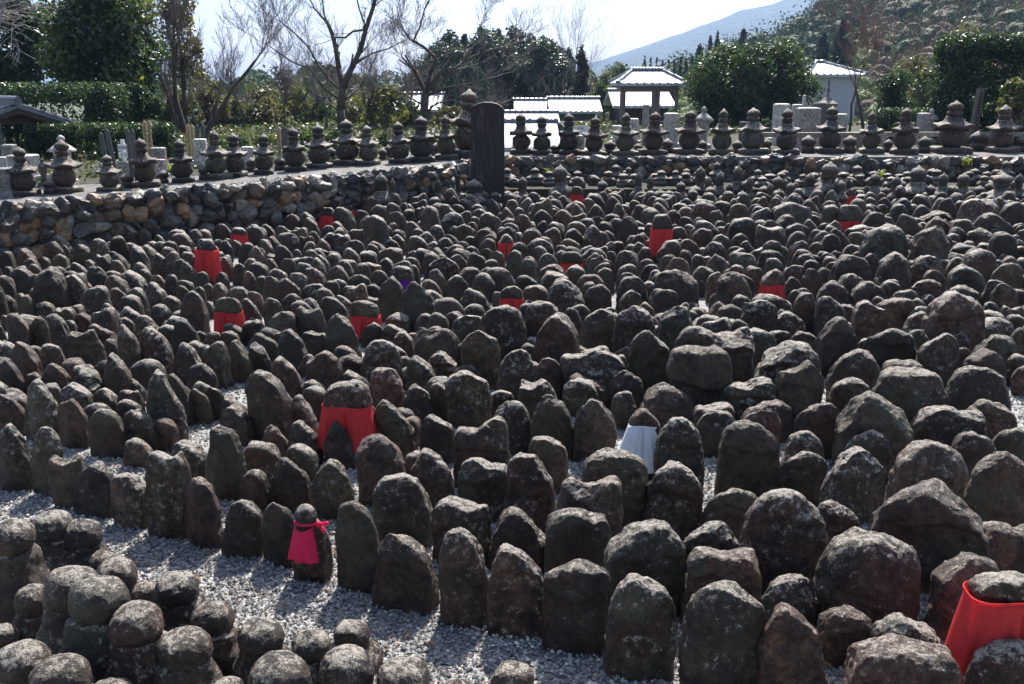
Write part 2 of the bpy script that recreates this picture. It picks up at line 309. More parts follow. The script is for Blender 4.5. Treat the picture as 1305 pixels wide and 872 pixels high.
# ---------------------------------------------------------------- the stones, read off the photograph
# tile origin x0,y0, pixels per photo pixel; entries: x, top y, width, outline, height/width
TILES = [
(0, 0, 1.0, """14,541,46,L,1.75 55,546,42,r,2.0 88,582,42,f,1.45 117,589,52,p,1.25 163,605,50,r,1.27 212,579,56,f,1.8 257,609,48,r,1.75
306,632,52,p,1.42 355,639,48,r,1.6 457,639,58,r,1.9 516,679,76,L,1.2 593,672,62,r,1.9 663,695,72,L,1.52 738,722,84,f,1.19
820,733,86,r,1.45 927,738,100,r,1.5 1018,772,82,L,1.6 1079,775,64,o,1.0 1163,783,92,L,.85 1150,825,125,f,.8 1290,818,100,r,.9
1239,708,94,r,.98 1109,678,125,r,.88 1008,732,74,r,.95 1002,627,104,r,1.18 1067,637,64,r,1.2 1189,618,140,p,.88 920,704,90,f,.95
909,667,78,r,1.15 936,622,72,r,1.0 1290,669,80,f,1.0 1092,571,82,p,1.15 1027,573,60,r,1.15 1188,562,92,r,.92 1278,574,74,r,1.4
858,591,68,r,1.35 785,571,85,r,1.2 748,612,76,f,1.25 738,651,76,f,1.12 822,661,94,r,1.2 679,578,62,r,1.6 662,648,72,L,1.02
587,641,72,f,1.0 514,603,72,r,1.22 619,588,64,f,1.1 553,573,54,r,1.4 486,555,60,r,1.4 367,584,50,L,1.3 421,587,50,p,1.4
323,597,37,r,1.4 285,540,50,r,1.85 240,562,50,r,.95 1027,549,50,r,1.2 1292,546,50,r,1.2"""),
(0, 390, 5.0, """105,50,170,r,1.5 250,78,110,f,2 365,62,125,n,2.1 440,90,105,r,1.2 535,50,110,f,1.2 410,15,150,f,1.1 655,102,200,L,1.2 540,160,215,f,1.15
705,208,120,r,1.3 150,228,190,L,1.5 55,335,160,L,1.6 815,112,160,L,2.1 985,132,200,L,1.6 1190,232,175,L,1.6 735,308,190,L,1.55 345,362,180,L,1.3
550,376,215,L,1 225,423,120,r,1.3 240,468,240,L,1.6 480,495,215,L,1 665,527,160,p,1.1 455,585,190,r,1.6 665,660,225,r,1.3 885,660,240,L,1.15
1045,715,160,r,1.2 830,542,180,f,1.0 865,465,130,r,1 1050,402,230,n,2.0 1135,425,180,L,1.8 1270,520,130,L,1.6 40,550,220,L,1.2
10,145,50,n,1.6 25,215,70,n,2 1180,85,190,r,1.3 1150,28,120,o,.8 1065,95,80,r,1.3 930,55,150,L,1.1 830,2,150,L,1.1 690,-20,150,L,1.6
1015,-15,150,r,1.3 1280,160,90,r,1.3 1290,232,70,n,1.6 800,75,120,r,1 180,65,80,r,1.3 30,65,70,r,1.3"""),
(261, 390, 5.0, """310,85,150,r,1.1 185,112,140,r,1.0 165,160,130,r,1 45,160,110,r,1.1 490,30,200,r,1.2 670,18,190,f,1.3 875,45,210,L,1.5 1070,105,130,p,1.2
1225,45,170,o,.8 1215,118,190,L,.8 1260,165,160,p,1.2 70,235,175,f,1.6 220,208,145,L,1.9 365,170,185,L,1.1 360,228,150,L,1.6 555,147,210,L,1.4
700,165,180,f,1.0 1120,205,240,r,1.4 520,310,180,L,1.7 775,305,220,f,1.4 665,305,110,r,1.3 930,305,200,r,1.1 960,410,190,L,1.1 1165,397,210,r,1.4
1280,320,110,r,1.4 410,402,285,p,1.6 1190,593,270,L,1.4 625,570,170,L,1.6 60,512,160,r,1.4 190,582,190,L,1 205,632,200,L,1.2
450,752,160,L,1.5 630,740,200,L,1.3 855,730,195,n,1.5"""),
(522, 390, 5.0, """50,495,190,L,1.4 75,310,190,L,1.4 25,170,110,r,1.4 115,50,150,r,1.1 10,70,50,r,1.3 175,140,260,f,1 200,285,210,r,1.1
360,52,210,r,1.3 575,185,120,r,1.2 450,172,240,f,1.6 605,-10,280,r,1.4 860,-25,230,r,1.6 945,33,290,p,1.5 1040,10,120,r,2
1215,20,210,r,1.5 1070,0,170,f,1.1 1270,5,110,r,1.2 1165,292,365,f,.85 1125,435,270,L,.8 1100,470,210,f,1.1 685,280,225,r,1.6
885,325,170,r,1.6 360,372,175,r,.9 385,437,260,f,1.25 205,495,130,f,1.9 590,537,165,r,1.1 830,477,220,f,1.2 655,598,240,r,1.4 915,572,260,p,1.5
1170,585,265,p,1.5 180,697,240,L,1.2 475,750,350,f,1.1 880,833,260,r,1.3"""),
(783, 390, 5.0, """155,-10,260,r,1.5 385,-5,215,r,1.6 545,10,110,o,1 595,58,190,o,.8 745,-10,180,r,1.2 1120,40,200,r,1.0 225,152,280,p,1.5
660,145,480,f,1.1 910,138,230,r,1.4 1050,150,160,r,1.2 1200,155,180,r,1.2 530,272,395,c,1.15 1110,227,400,r,1 1190,385,300,f,1.35
870,470,330,f,.95 350,490,350,L,.9 90,403,210,p,1.3 70,540,170,r,1.4 310,655,120,r,.8 425,713,300,r,1.5 650,630,250,f,.9 645,662,240,r,1.2
985,615,330,r,.9 945,657,230,r,.9 870,732,370,r,1.3"""),
(1044, 390, 5.0, """130,62,240,p,1.6 335,-18,205,f,1.5 670,42,240,r,1.0 475,120,320,p,1.05 640,150,140,r,1.4 770,168,260,r,1.4 900,178,150,r,1.2
910,262,120,r,1.3 1130,75,250,r,.9 1120,172,260,r,1.1 1060,272,250,p,1.1 1290,130,130,r,2.1 240,268,300,p,1.15 205,447,270,p,1.1 380,543,450,p,1.15
20,613,290,r,1.2 545,342,260,r,.8 625,380,490,r,1.05 1050,382,380,r,1 1125,578,320,L,1.1 850,652,420,f,.85 325,797,280,r,1.1 1000,808,280,r,1.1
1270,55,140,r,1.2"""),
(0, 260, 5.0, """40,300,120,r 165,280,150,L 345,240,120,r 395,200,150,L 525,255,110,r 630,222,140,r 805,118,130,r,1.6 920,155,100,r,1.7 985,127,95,r
1025,200,105,r 1190,138,90,L 1250,142,80,L 1155,182,160,r,1.1 890,258,130,L,1.6 1010,310,110,L,1.6 1100,300,110,r,1.7 1195,302,100,r 1205,367,120,L,1.5
1285,430,100,r 760,315,130,L 715,300,80,r 660,325,110,f 585,355,80,r 375,312,130,r 285,337,80,r 200,345,110,r 215,380,120,r 65,395,110,p 125,410,170,p,1.2
320,393,210,p,1.5 435,395,90,r 505,370,120,L 620,400,140,r,1.3 480,452,130,L,1.9 755,360,110,r 895,372,130,L 925,415,90,r 840,417,170,L,1.2
745,455,170,L,1 1005,450,100,r 1097,447,90,r,1.7 1180,480,120,r 1180,517,100,L 985,498,160,L,1.2 595,525,200,r,1.1 745,530,110,r,1.3 865,530,160,r,1.3
1225,550,170,p,1.6 1095,587,130,r,1 45,585,110,o 160,572,115,f,1.5 295,627,120,o 1270,525,80,r"""),
(261, 260, 5.0, """345,30,110,L 330,78,80,r 210,40,110,r,1.4 125,125,110,r 30,150,80,r 330,130,90,r,1.8 400,125,90,L 445,78,90,r 505,137,110,r
560,65,110,r 650,50,120,L 680,85,110,L 530,-5,120,r,1.5 890,15,140,r 1005,37,100,r,1.4 1090,85,160,f,1.5 1215,50,140,r,1.4 1270,35,90,r 1290,110,80,r
875,110,110,L 865,150,110,r 785,135,110,r 975,162,130,f,1 605,150,90,r 535,183,150,r,1 700,172,80,r 440,200,110,L 395,222,100,r 500,265,120,r 650,205,100,f
670,237,90,r,1.3 790,182,110,r 755,222,100,p,1.5 880,192,110,f 955,228,140,r 1075,255,100,r 1190,225,110,p,1 1230,190,100,p 1185,285,160,f,.9
930,280,120,L,1.3 1040,297,120,r,1 825,312,110,r 590,290,70,r 650,335,110,r 750,318,100,L,1.6 915,352,140,r,1 1055,380,130,f,.9 1165,342,100,p,1.2
1260,358,140,r,1.3 425,345,90,r 530,345,110,r 630,370,130,r 255,295,70,r 270,245,120,r 205,228,80,r 150,222,60,r 90,225,90,r 360,278,80,r 445,320,120,f,.7
130,335,110,r,1.4 215,372,90,r,1.6 300,345,110,r 330,372,150,r,1.1 290,430,90,r,1.4 110,430,90,p,1.5 10,435,70,r 370,458,90,r 420,460,120,r,1.5
465,412,140,r 700,405,140,r,1.1 590,440,130,r 845,390,150,p,1.3 990,450,160,r,1 1110,422,120,r 530,475,160,r,1.3 695,505,170,r,1 810,487,110,r
855,480,110,r 950,520,150,r,1 1080,512,110,r 1190,455,170,p,1.7 100,500,110,p 20,505,80,r 215,527,150,r,1 325,557,110,r,1.4 280,600,140,L,1.5
440,597,130,r 560,570,150,r 660,600,160,r,1 815,585,200,L,1.3 890,573,150,L 1050,600,130,f,.6 25,620,80,L"""),
(522, 260, 5.0, """45,493,210,L,1.6 135,15,130,r,1.6 275,50,150,r 305,0,100,r 360,42,100,r 435,0,110,r 450,40,60,r 515,53,160,r 600,48,90,r 655,-30,90,r,1.8
715,65,140,r 790,38,90,r 850,30,130,p 905,25,100,r 970,30,130,p,1.3 770,122,90,r 1060,-20,140,r 1190,0,130,L 1065,108,120,r 1130,92,120,r 1200,75,110,r
1180,133,130,p,1.6 1270,170,90,r 1050,155,130,r 910,147,110,r,1.3 960,150,60,r 790,152,140,r 620,150,130,f 650,120,110,r 475,157,130,r 350,130,130,r
400,115,90,r 170,135,120,r 30,112,120,r 30,155,70,r 170,172,80,r 270,195,110,r 55,198,130,r 240,218,120,r 390,205,90,r 505,195,100,r 495,220,120,r,1.1
755,193,100,p 690,243,125,r 840,222,170,r,1 1030,217,130,r,1.1 975,263,100,r 1130,260,100,r 1180,277,160,r,1 1280,240,80,r 1285,300,80,r 335,240,110,r
400,265,100,r 240,272,75,r 310,320,120,r 435,302,130,L,1.4 495,282,70,r 555,297,110,r 660,295,100,r,1.8 760,335,100,r 755,345,110,r,1.6 870,312,130,r
215,337,200,p,1.1 150,300,130,r 25,295,90,r 25,335,100,r 15,385,100,r 520,350,110,r 385,400,140,r 580,392,180,r,1.2 470,440,160,r,1.1 305,450,175,p,1.3
135,478,130,r,1.3 910,380,170,r,1 1060,390,140,r,1.3 930,432,190,r,1.2 1160,447,180,r,1 1230,370,120,r 1245,405,120,r 750,458,170,r,1 800,517,170,r,1
1000,475,220,L,1.2 1195,510,175,r,1.3 445,532,170,r,1.4 255,588,190,r,1.4 750,610,70,r 565,560,70,r"""),
(783, 260, 5.0, """30,30,100,r 95,80,120,r,1.6 150,40,70,r 60,0,90,r 215,20,90,r 250,25,140,r 370,35,120,r 505,0,145,r,1 600,-5,130,r 645,35,115,r 800,-5,130,r,1.4
935,25,140,r 1130,0,240,f,.9 455,80,100,r 545,85,90,r 600,108,170,r 680,105,80,r 410,140,110,r 560,158,150,r 420,165,70,r 820,75,185,r,1.3 750,70,70,r
1015,102,140,r 1100,65,150,r 990,142,180,f,1.1 1150,120,140,r 1255,95,110,L 1270,50,90,r 925,95,70,r 685,195,140,r 810,190,120,r 850,232,100,r 120,200,70,r
185,180,100,p 170,242,110,L 25,235,80,r 75,290,150,r 350,225,145,r,1.4 490,222,140,r,1.4 595,235,70,r 645,238,150,r 770,270,100,r 1010,230,150,r
1070,265,90,r 1165,175,130,r 1180,230,130,r 1290,240,100,r 345,317,120,r 400,337,160,r 550,330,120,f 660,322,140,r 820,308,165,r,1 1000,293,160,r,1
1030,342,120,r 1235,310,150,r,1.2 205,348,100,r 225,383,120,r 80,380,130,r 570,392,140,r 735,405,100,r 905,403,120,r 1140,385,140,r 1270,405,150,r,1.4
1135,460,110,L 280,420,130,r 400,425,270,r,1.2 90,437,120,r 120,462,190,r,1.3 110,545,150,p,1.2 315,532,180,r,1.1 545,485,80,r 580,470,60,r 650,430,110,r,1.8
765,433,230,r,1.3 1005,572,260,r,.8 925,615,210,f,1.3 1200,537,100,r 1230,560,150,r,1.8 665,620,130,r 495,625,90,r 200,620,130,L"""),
(1044, 260, 5.0, """60,5,140,r 300,5,110,r 350,50,140,r 410,0,90,r 450,60,70,r 515,0,130,r 610,0,100,r 565,65,165,r 750,30,200,p,.8 755,80,155,r 655,115,90,r
915,95,160,r 1115,65,240,r,.9 1030,-30,250,f,1 1240,-20,170,r 1280,120,100,r 430,130,290,r,1.15 705,138,240,r,1.35 850,183,100,r 890,147,120,r 1030,157,165,r,1
1115,155,90,r 1180,178,170,r 1270,225,100,r 20,60,60,r 100,105,100,r 135,147,150,L 80,190,130,r 260,140,180,f,.6 260,172,120,r 15,240,70,r 210,258,120,r
930,247,180,r,.8 665,252,160,r,1.1 435,265,120,r 1035,277,210,r,1.4 490,298,200,p,1.35 35,300,90,r 110,300,80,r 335,312,125,r,1.4 690,320,200,r,1.2
215,325,255,r,1.1 875,340,130,r 870,305,110,r 1180,320,80,r 1230,340,130,r 1210,378,190,r 15,345,50,r 950,388,225,p,1.2 40,408,100,r,1.5 225,450,200,r
115,495,210,p,1.1 325,490,210,p,1.2 460,480,120,r 755,420,170,r,1.2 690,475,195,r,1.2 555,543,190,r,1.1 600,545,60,r 920,513,190,r,1 1135,480,150,r,1.5
1190,505,160,r,1.5 1290,545,60,r 700,572,110,r 880,578,330,f,1.25 485,597,240,r,1 85,590,190,r,1.4 200,640,80,r 1095,625,120,r 1250,655,140,f"""),
]
# stones that wear a bib: x, top, width, outline, ratio, bib top, bib bottom, cloth
BIBBED = [
 (1290, 733, 104, 'c', 1.5, 770, 890, 'red'), (441, 487, 62, 'c', 1.6, 521, 578, 'red'), (821, 518, 46, 'p', 2.0, 545, 597, 'white'),
 (290, 377, 38, 'c', 1.5, 400, 431, 'red'), (465, 385, 39, 'c', 1.3, 405, 432, 'red'), (262, 304, 30, 'c', 2.0, 320, 361, 'red'),
 (304, 290, 21, 'c', 1.4, 300, 312, 'red'), (417, 264, 21, 'c', 1.5, 276, 296, 'red'), (645, 298, 20, 'p', 1.7, 311, 328, 'red'),
 (512, 340, 28, 'r', 1.5, 358, 378, 'purple'), (729, 321, 27, 'r', 1.2, 337, 350, 'red'), (652, 366, 30, 'r', 1.5, 382, 400, 'red'),
 (844, 273, 27, 'c', 2.3, 293, 328, 'red'), (986, 343, 31, 'p', 1.3, 365, 381, 'red'), (1083, 261, 28, 'r', 1.4, 283, 295, 'red'),
 (735, 238, 17, 'r', 1.8, 249, 263, 'red'), (1084, 241, 14, 'o', 2.0, 251, 263, 'red'), (443, 262, 17, 'c', 1.6, 269, 280, 'red'),
]
stones = []   # u, vtop, wpx, outline, ratio, bib
for x0, y0, k, s in TILES:
    for e in s.split():
        p = e.split(',')
        ratio = float(p[4]) if len(p) > 4 else (1.35 if p[3] != 'o' else 1.0)
        stones.append([x0 + float(p[0]) / k, y0 + float(p[1]) / k, float(p[2]) / k, p[3], ratio, None])
for i, b in enumerate(BIBBED): stones.append([b[0], b[1], b[2], b[3], b[4], i])

def place(u, vt, w, ratio):
    """foot of a stone from its top, its width and its proportions"""
    X, Y = ground(u, vt + ratio * w)
    Y = min(Y, 23.3)
    P = at_y(u, vt, Y)
    return [P[0], Y, P[2], px_size(w, Y, P[2] * .5)]
S = []
for u, vt, w, sh, ratio, bib in stones:
    x, y, h, ww = place(u, vt, w, ratio)
    S.append(dict(u=u, v=vt, wpx=w, sh=sh, x=x, y=y, h=h, w=ww, bib=bib, ray=ray(u, vt), r=ratio, vb=vt + ratio * w))
# keep crowded neighbours apart: slide the one whose top is higher in the photo further back along its own line of sight
for it in range(40):
    moved = 0
    X = np.array([[s['x'], s['y'], s['w']] for s in S])
    for i in range(len(S)):
        a = S[i]
        dx = np.abs(X[:, 0] - a['x']); dy = X[:, 1] - a['y']
        lim = (X[:, 2] + a['w']) * .5
        near = np.where((dx < lim * .72) & (np.abs(dy) < lim * .52))[0]
        for j in near:
            if j <= i: continue
            b = S[j]
            back, front = (a, b) if a['v'] < b['v'] else (b, a)
            k = (a['w'] + b['w']) * .5 * .52 - abs(b['y'] - a['y'])
            if k < .005: continue
            for q, sg in ((back, .6), (front, -.4)):
                ny = q['y'] + sg * k * .6
                if q is front and (ny < 4.0 or q['v'] > 560): continue
                if ny > 23.6: continue
                t = ny / q['ray'][1]; z = CAM_H + q['ray'][2] * t
                if z < .16 or z > 1.0: continue
                q['w'] *= ny / q['y']; q['y'] = ny; q['x'] = q['ray'][0] * t; q['h'] = z
            moved += 1
    if not moved: break
for s in S: s['h'] = max(s['h'], .18)

def stone_shape(n, w, h, sh, seed, yawed=0.0, hood=None, carve=False, thick=None, zcut=None):
    D, F = cubesphere(n)
    rs = np.random.RandomState(seed)
    p = {'r': 3.5, 'p': 4.8, 'L': 4.0, 'f': 6.0, 'c': 3.3, 'n': 3.0, 'o': 2.4}[sh] + rs.uniform(-.4, .9)
    Q = sup(D, p)
    Q = Q + noise_vec(D * 1.3 + seed * 3.7) * .06
    if sh != 'c':                                        # knocked-off corners and flats
        for _ in range(3):
            aa = np.array([rs.normal() * 1.0, rs.normal() * .6, abs(rs.normal()) * .9 + .1]); aa /= np.linalg.norm(aa)
            dd = Q @ aa; kk = rs.uniform(.84, 1.0) * np.quantile(dd, .985)
            Q = Q - np.outer(np.clip(dd - kk, 0, None) * .8, aa)
        Q[:, 2] = Q[:, 2] + (1 - Q[:, 2].max()) * (Q[:, 2] > 0) * np.clip(Q[:, 2], 0, 1)
    x, y, z = Q[:, 0].copy(), Q[:, 1].copy(), Q[:, 2].copy()
    zz = (z + 1) / 2 * 1.32 - 0.32                       # 0 at the gravel, 1 at the top
    up = np.clip(zz, 0, 1)
    m = rs.uniform(-.25, .25)
    ab = lambda t: np.sqrt(t * t + .035) - .16
    if sh in 'p': prof = 1 - rs.uniform(.22, .30) * ab(x - m * .8)
    elif sh == 'L': m = -rs.uniform(.25, .5); prof = 1 - rs.uniform(.18, .30) * ab(x - m)
    elif sh == 'f': prof = 1 - rs.uniform(-.07, .07) * x - .05 * np.sin(x * 4 + seed)
    elif sh == 'n': prof = 1 - .15 * np.abs(x + .2)
    elif sh == 'r': prof = 1 - rs.uniform(-.08, .12) * (x - m) - .08 * np.abs(x - m)
    else: prof = 1.0
    zz = np.where(zz > 0, zz * (1 + (prof - 1) * sstep(up * 1.3)), zz)
    tap = {'r': .07, 'p': .04, 'L': .11, 'f': .02, 'c': -.05, 'n': .30, 'o': .0}[sh] + rs.uniform(-.05, .08)
    x *= 1 + tap * .3 - tap * up ** 1.6
    dth = thick or rs.uniform(.50, .68)
    yy = y * (1.0 - .22 * up)
    # carved front: the brow of the stone stands over a worn, sunken face
    if hood is None: hood = rs.rand() < .6
    if hood or sh == 'c':
        zc = (zcut if zcut else .70 if sh != 'c' else .58) + (0 if zcut else 1) * (.05 * np.sin(x * 2.2 + seed) + rs.uniform(-.06, .05))
        k = sstep((zc - zz) / .05) * sstep((zz + .1) / .2) * (y < -.2) * sstep((.97 - np.abs(x)) / .2)
        if sh == 'c':
            k2 = sstep((zc - zz) / .06); x *= 1 - .10 * k2; yy *= 1 - .12 * k2
        yy += k * rs.uniform(.13, .26)
    if carve:
        hx = rs.uniform(-.1, .1)
        yy -= (y < -.3) * (.34 * np.exp(-(((x - hx) / .26) ** 2 + ((zz - .60) / .10) ** 2))
                           + .30 * np.exp(-(((x - hx) / .46) ** 4 + ((zz - .26) / .22) ** 4)))
    V = np.stack([x * w / 2, yy * w / 2 * dth, zz * h], 1)
    s = w
    V += noise_vec(V / s * 2.6 + seed) * s * .042 + noise_vec(V / s * 7 + seed * 2) * s * .024
    if n >= 14: V += noise_vec(V / s * 18 + seed * 3) * s * .011
    if n >= 22: V += noise_vec(V / s * 40 + seed * 5) * s * .0065
    return V, F
def rand_tone(rs, vis=None):
    return (rs.rand(), rs.choice([0, .35, .9], p=[.5, .3, .2]), rs.rand() ** 1.4, rs.rand() ** .8)

TONES = {}
# order by size in the photograph: the 300 that show largest are objects of their own
S.sort(key=lambda s: -(s['wpx'] * min(s['wpx'] * s['r'], 60)))
for s in S:
    if s['bib'] is not None: s['solo'] = True
cnt = sum(1 for s in S if s['bib'] is not None)
for s in S:
    if s['bib'] is None:
        s['solo'] = cnt < 300
        cnt += 1
# ---------------------------------------------------------------- labels: how a stone looks and what it stands near
LANDMARKS = [
 (1290, 880, 'the large red bib in the bottom right corner'), (395, 735, 'the bright pink bib'), (821, 605, 'the white bib'),
 (441, 585, 'the big red bib left of centre'), (290, 430, 'the lower far-left red bib'), (465, 436, 'the wide smooth red bib'),
 (262, 364, 'the upper far-left red bib'), (645, 332, 'the small middle red bib'), (514, 382, 'the purple bib'), (652, 411, 'the central red bib'),
 (844, 336, 'the tallest red bib at the back'), (986, 383, 'the red bib right of centre'), (1084, 300, 'the low red bib at back right')]
LM = [(ground(u, v), t) for u, v, t in LANDMARKS]
NUM = ['no', 'one', 'two', 'three', 'four', 'five', 'six', 'seven', 'eight', 'nine', 'ten', 'eleven', 'twelve', 'thirteen', 'fourteen', 'fifteen', 'sixteen',
       'seventeen', 'eighteen', 'nineteen', 'twenty']
ORD = ['', 'first', 'second', 'third', 'fourth', 'fifth', 'sixth', 'seventh', 'eighth', 'ninth', 'tenth', 'eleventh', 'twelfth', 'thirteenth', 'fourteenth',
       'fifteenth', 'sixteenth', 'seventeenth', 'eighteenth', 'nineteenth', 'twentieth', 'twenty-first', 'twenty-second', 'twenty-third', 'twenty-fourth',
       'twenty-fifth', 'twenty-sixth', 'twenty-seventh', 'twenty-eighth', 'twenty-ninth', 'thirtieth']
SHW = {'r': 'round-topped', 'p': 'gable-topped', 'L': 'slant-topped', 'f': 'flat-topped', 'c': 'dome-headed', 'n': 'narrow pointed', 'o': 'ball-like'}
used = set()
def look(s):
    sz = []
    if s['r'] >= 1.6 and s['sh'] != 'n': sz.append('tall')
    elif s['r'] <= 1.0: sz.append('squat')
    if s['w'] > .42: sz.append('broad')
    elif s['w'] < .22: sz.append('small')
    return ' '.join(sz + [SHW[s['sh']]]) + ' stone'
def label_for(s):
    order = sorted(LM, key=lambda q: (q[0][0] - s['x']) ** 2 + (q[0][1] - s['y']) ** 2)
    for dedupe in (0, 1):
        for (lx, ly), t in order[:4]:
            c = int(round(abs(s['x'] - lx) / .36)); r = int(round(abs(s['y'] - ly) / .48))
            if c > 16 or r > 16: continue
            side = 'left' if s['x'] < lx else 'right'; fb = 'behind' if s['y'] > ly else 'in front of'
            if c == 0 and r == 0: c = 1
            if c == 0: ph = f"{'directly' if r <= 1 else NUM[r] + ' rows'} {fb} {t}"
            elif r == 0: ph = f"{NUM[c]} stone{'s' if c > 1 else ''} {side} of {t}"
            else: ph = f"{NUM[c]} {side} and {NUM[r]} row{'s' if r > 1 else ''} {fb} {t}"
            lab = f"{look(s)} {ph}"
            if dedupe: lab = f"{'wider' if s['w'] > .3 else 'slimmer'} {lab}"
            if lab not in used and len(lab.split()) <= 16:
                used.add(lab); return lab
    (lx, ly), t = order[0]
    for extra in ('lower', 'higher', 'leaning', 'worn'):
        lab = f"{extra} {look(s)} near {t}"
        if lab not in used and len(lab.split()) <= 16: used.add(lab); return lab
    return look(s) + ' in the crowd'

# ---------------------------------------------------------------- ground of the place
TZ = 0.95
WALL = [(-20.7, 0.9), (-7.6, 14.9), (-1.5, 21.6), (-0.9, 24.4), (32, 24.4)]
V = [(-70, -25, 0), (70, -25, 0), (70, 26, 0), (-70, 26, 0)]
tag(link('gravel_ground', mesh_np('gravel_ground', V, [(0, 1, 2, 3)], M_GRAVEL, False)), 'pale grey gravel between and in front of the stones', None, kind='structure')
# terrace behind the rubble walls, then a slope down to the lower land that reaches the horizon
M_TERR = gravel_material('terrace_gravel', 70, (.55, .53, .52))
M_SOIL = simple_mat('garden_soil', (0.034, 0.033, 0.019), 0.95, 0.5, 3, 0.6)
def terrace(name, polys, mat, z, label):
    V, F = [], []
    for tp in polys:
        k = len(tp); n0 = len(V)
        V += [(x, y, z) for x, y in tp] + [(x, y, -3.1) for x, y in tp]
        F += [tuple(range(n0, n0 + k))] + [(n0 + i, n0 + k + i, n0 + k + (i + 1) % k, n0 + (i + 1) % k) for i in range(k)]
    me = bpy.data.meshes.new(name); me.from_pydata(V, [], F); me.materials.append(mat)
    tag(link(name, me), label, None, kind='structure')
terrace('terrace_ground', [[(-20.7, 1.2), (-7.7, 15.1), (-1.6, 21.8), (-1.0, 24.6), (-1.0, 26.2), (-3.0, 26.2), (-3.0, 23.1), (-9.2, 16.5), (-22.2, 2.6)], [(-1.0, 24.601), (70, 24.6), (70, 26.2), (-1.0, 26.2)]],
        M_TERR, TZ, 'strip of pale gravel along the top of the rubble walls')
terrace('garden_ground', [[(-22.21, 2.6), (-9.21, 16.51), (-3.01, 23.11), (-3.01, 26.21), (-1.3, 26.21), (-1.3, 42), (-70, 42), (-70, 2.6)], [(2.06, 26.21), (70, 26.21), (70, 46), (2.06, 46)]],
        M_SOIL, TZ - .01, 'brown garden soil behind the gravel strip')
M_LAND = simple_mat('low_land', (0.07, 0.085, 0.04), 0.95, 0.4, 0.3, 0.3)
land = MB(); land.hexa([(-70, 26, -3.2), (70, 26, -3.2), (90, 50, -3.2), (-90, 50, -3.2), (-70, 26, -3.12), (70, 26, -3.12), (90, 50, -3.06), (-90, 50, -3.06)])
land.add([(-9000, 48, -3.05), (9000, 48, -3.05), (9000, 9500, -3.05), (-9000, 9500, -3.05)], [(0, 1, 2, 3)])
tag(land.build('low_land', M_LAND), 'lower land beyond the terrace', None, kind='structure')

tag(MB().box(-.8, 40, 22.45, 24.3, -.2, .40).build('rubble_step', M_SOIL), 'low step of packed gravel under the back wall', None, kind='structure')
# loose gravel where single pebbles show
def pebbles():
    rs = np.random.RandomState(5)
    P = []
    for y0, y1, den in ((3.4, 5.6, 2600), (5.6, 7.2, 1700), (7.2, 9.5, 700)):
        xa = y1 * .54 + .3; n = int((2 * xa) * (y1 - y0) * den)
        P.append(np.stack([rs.uniform(-xa, xa, n), rs.uniform(y0, y1, n)], 1))
    P = np.concatenate(P); n = len(P)
    base = np.array([(1, 0, 0), (.2, .9, .05), (-.85, .4, 0), (-.75, -.55, 0), (.3, -.9, .05), (.15, .1, .8), (-.35, .05, .62), (0, 0, -.6)])
    tri = np.array([(0, 1, 5), (1, 6, 5), (1, 2, 6), (2, 3, 6), (3, 4, 5), (3, 5, 6), (4, 0, 5), (1, 0, 7), (2, 1, 7), (3, 2, 7), (4, 3, 7), (0, 4, 7)])
    sc = rs.uniform(.0065, .0145, n) * rs.choice([1, 1, 1, 1.35], n)
    a = rs.uniform(0, 2 * math.pi, n); tl = rs.uniform(-.5, .5, n)
    B = np.tile(base, (n, 1, 1)) * (1 + rs.uniform(-.2, .2, (n, 8, 1)))
    B[:, :, 1] *= rs.uniform(.6, 1, n)[:, None]; B[:, :, 2] *= rs.uniform(.7, 1.1, n)[:, None]
    x = B[:, :, 0] * np.cos(tl)[:, None] - B[:, :, 2] * np.sin(tl)[:, None]; z = B[:, :, 0] * np.sin(tl)[:, None] + B[:, :, 2] * np.cos(tl)[:, None]
    y = B[:, :, 1]
    X = x * np.cos(a)[:, None] - y * np.sin(a)[:, None]; Y = x * np.sin(a)[:, None] + y * np.cos(a)[:, None]
    V = np.stack([X, Y, z], 2) * sc[:, None, None]
    V[:, :, 0] += P[:, 0:1]; V[:, :, 1] += P[:, 1:2]; V[:, :, 2] += (rs.uniform(.002, .012, n))[:, None]
    F = (tri[None] + (np.arange(n) * 8)[:, None, None]).reshape(-1, 3)
    pal = np.array([(.14, .15, .165), (.24, .24, .245), (.34, .335, .33), (.30, .28, .25), (.44, .43, .41), (.62, .61, .58), (.34, .25, .19), (.09, .095, .11)])
    c = np.array([1.06, 1.0, .93]) * pal[rs.choice(8, n, p=[.2, .24, .2, .1, .1, .05, .03, .08])] * rs.uniform(.8, 1.2, (n, 1))
    c *= (1 + .28 * vnoise(np.stack([P[:, 0] * 1.3, P[:, 1] * 1.3, P[:, 0] * 0], 1)) + .15 * vnoise(np.stack([P[:, 0] * 5, P[:, 1] * 5, P[:, 0] * 0 + 4], 1)))[:, None]
    C = np.repeat(np.concatenate([c, np.ones((n, 1))], 1), 8, 0)
    return mesh_np('loose_gravel', V.reshape(-1, 3), F, M_PEBBLE, False, tone=C)
tag(link('loose_gravel', pebbles()), 'loose grey and white gravel pebbles on the path', 'gravel', kind='stuff')

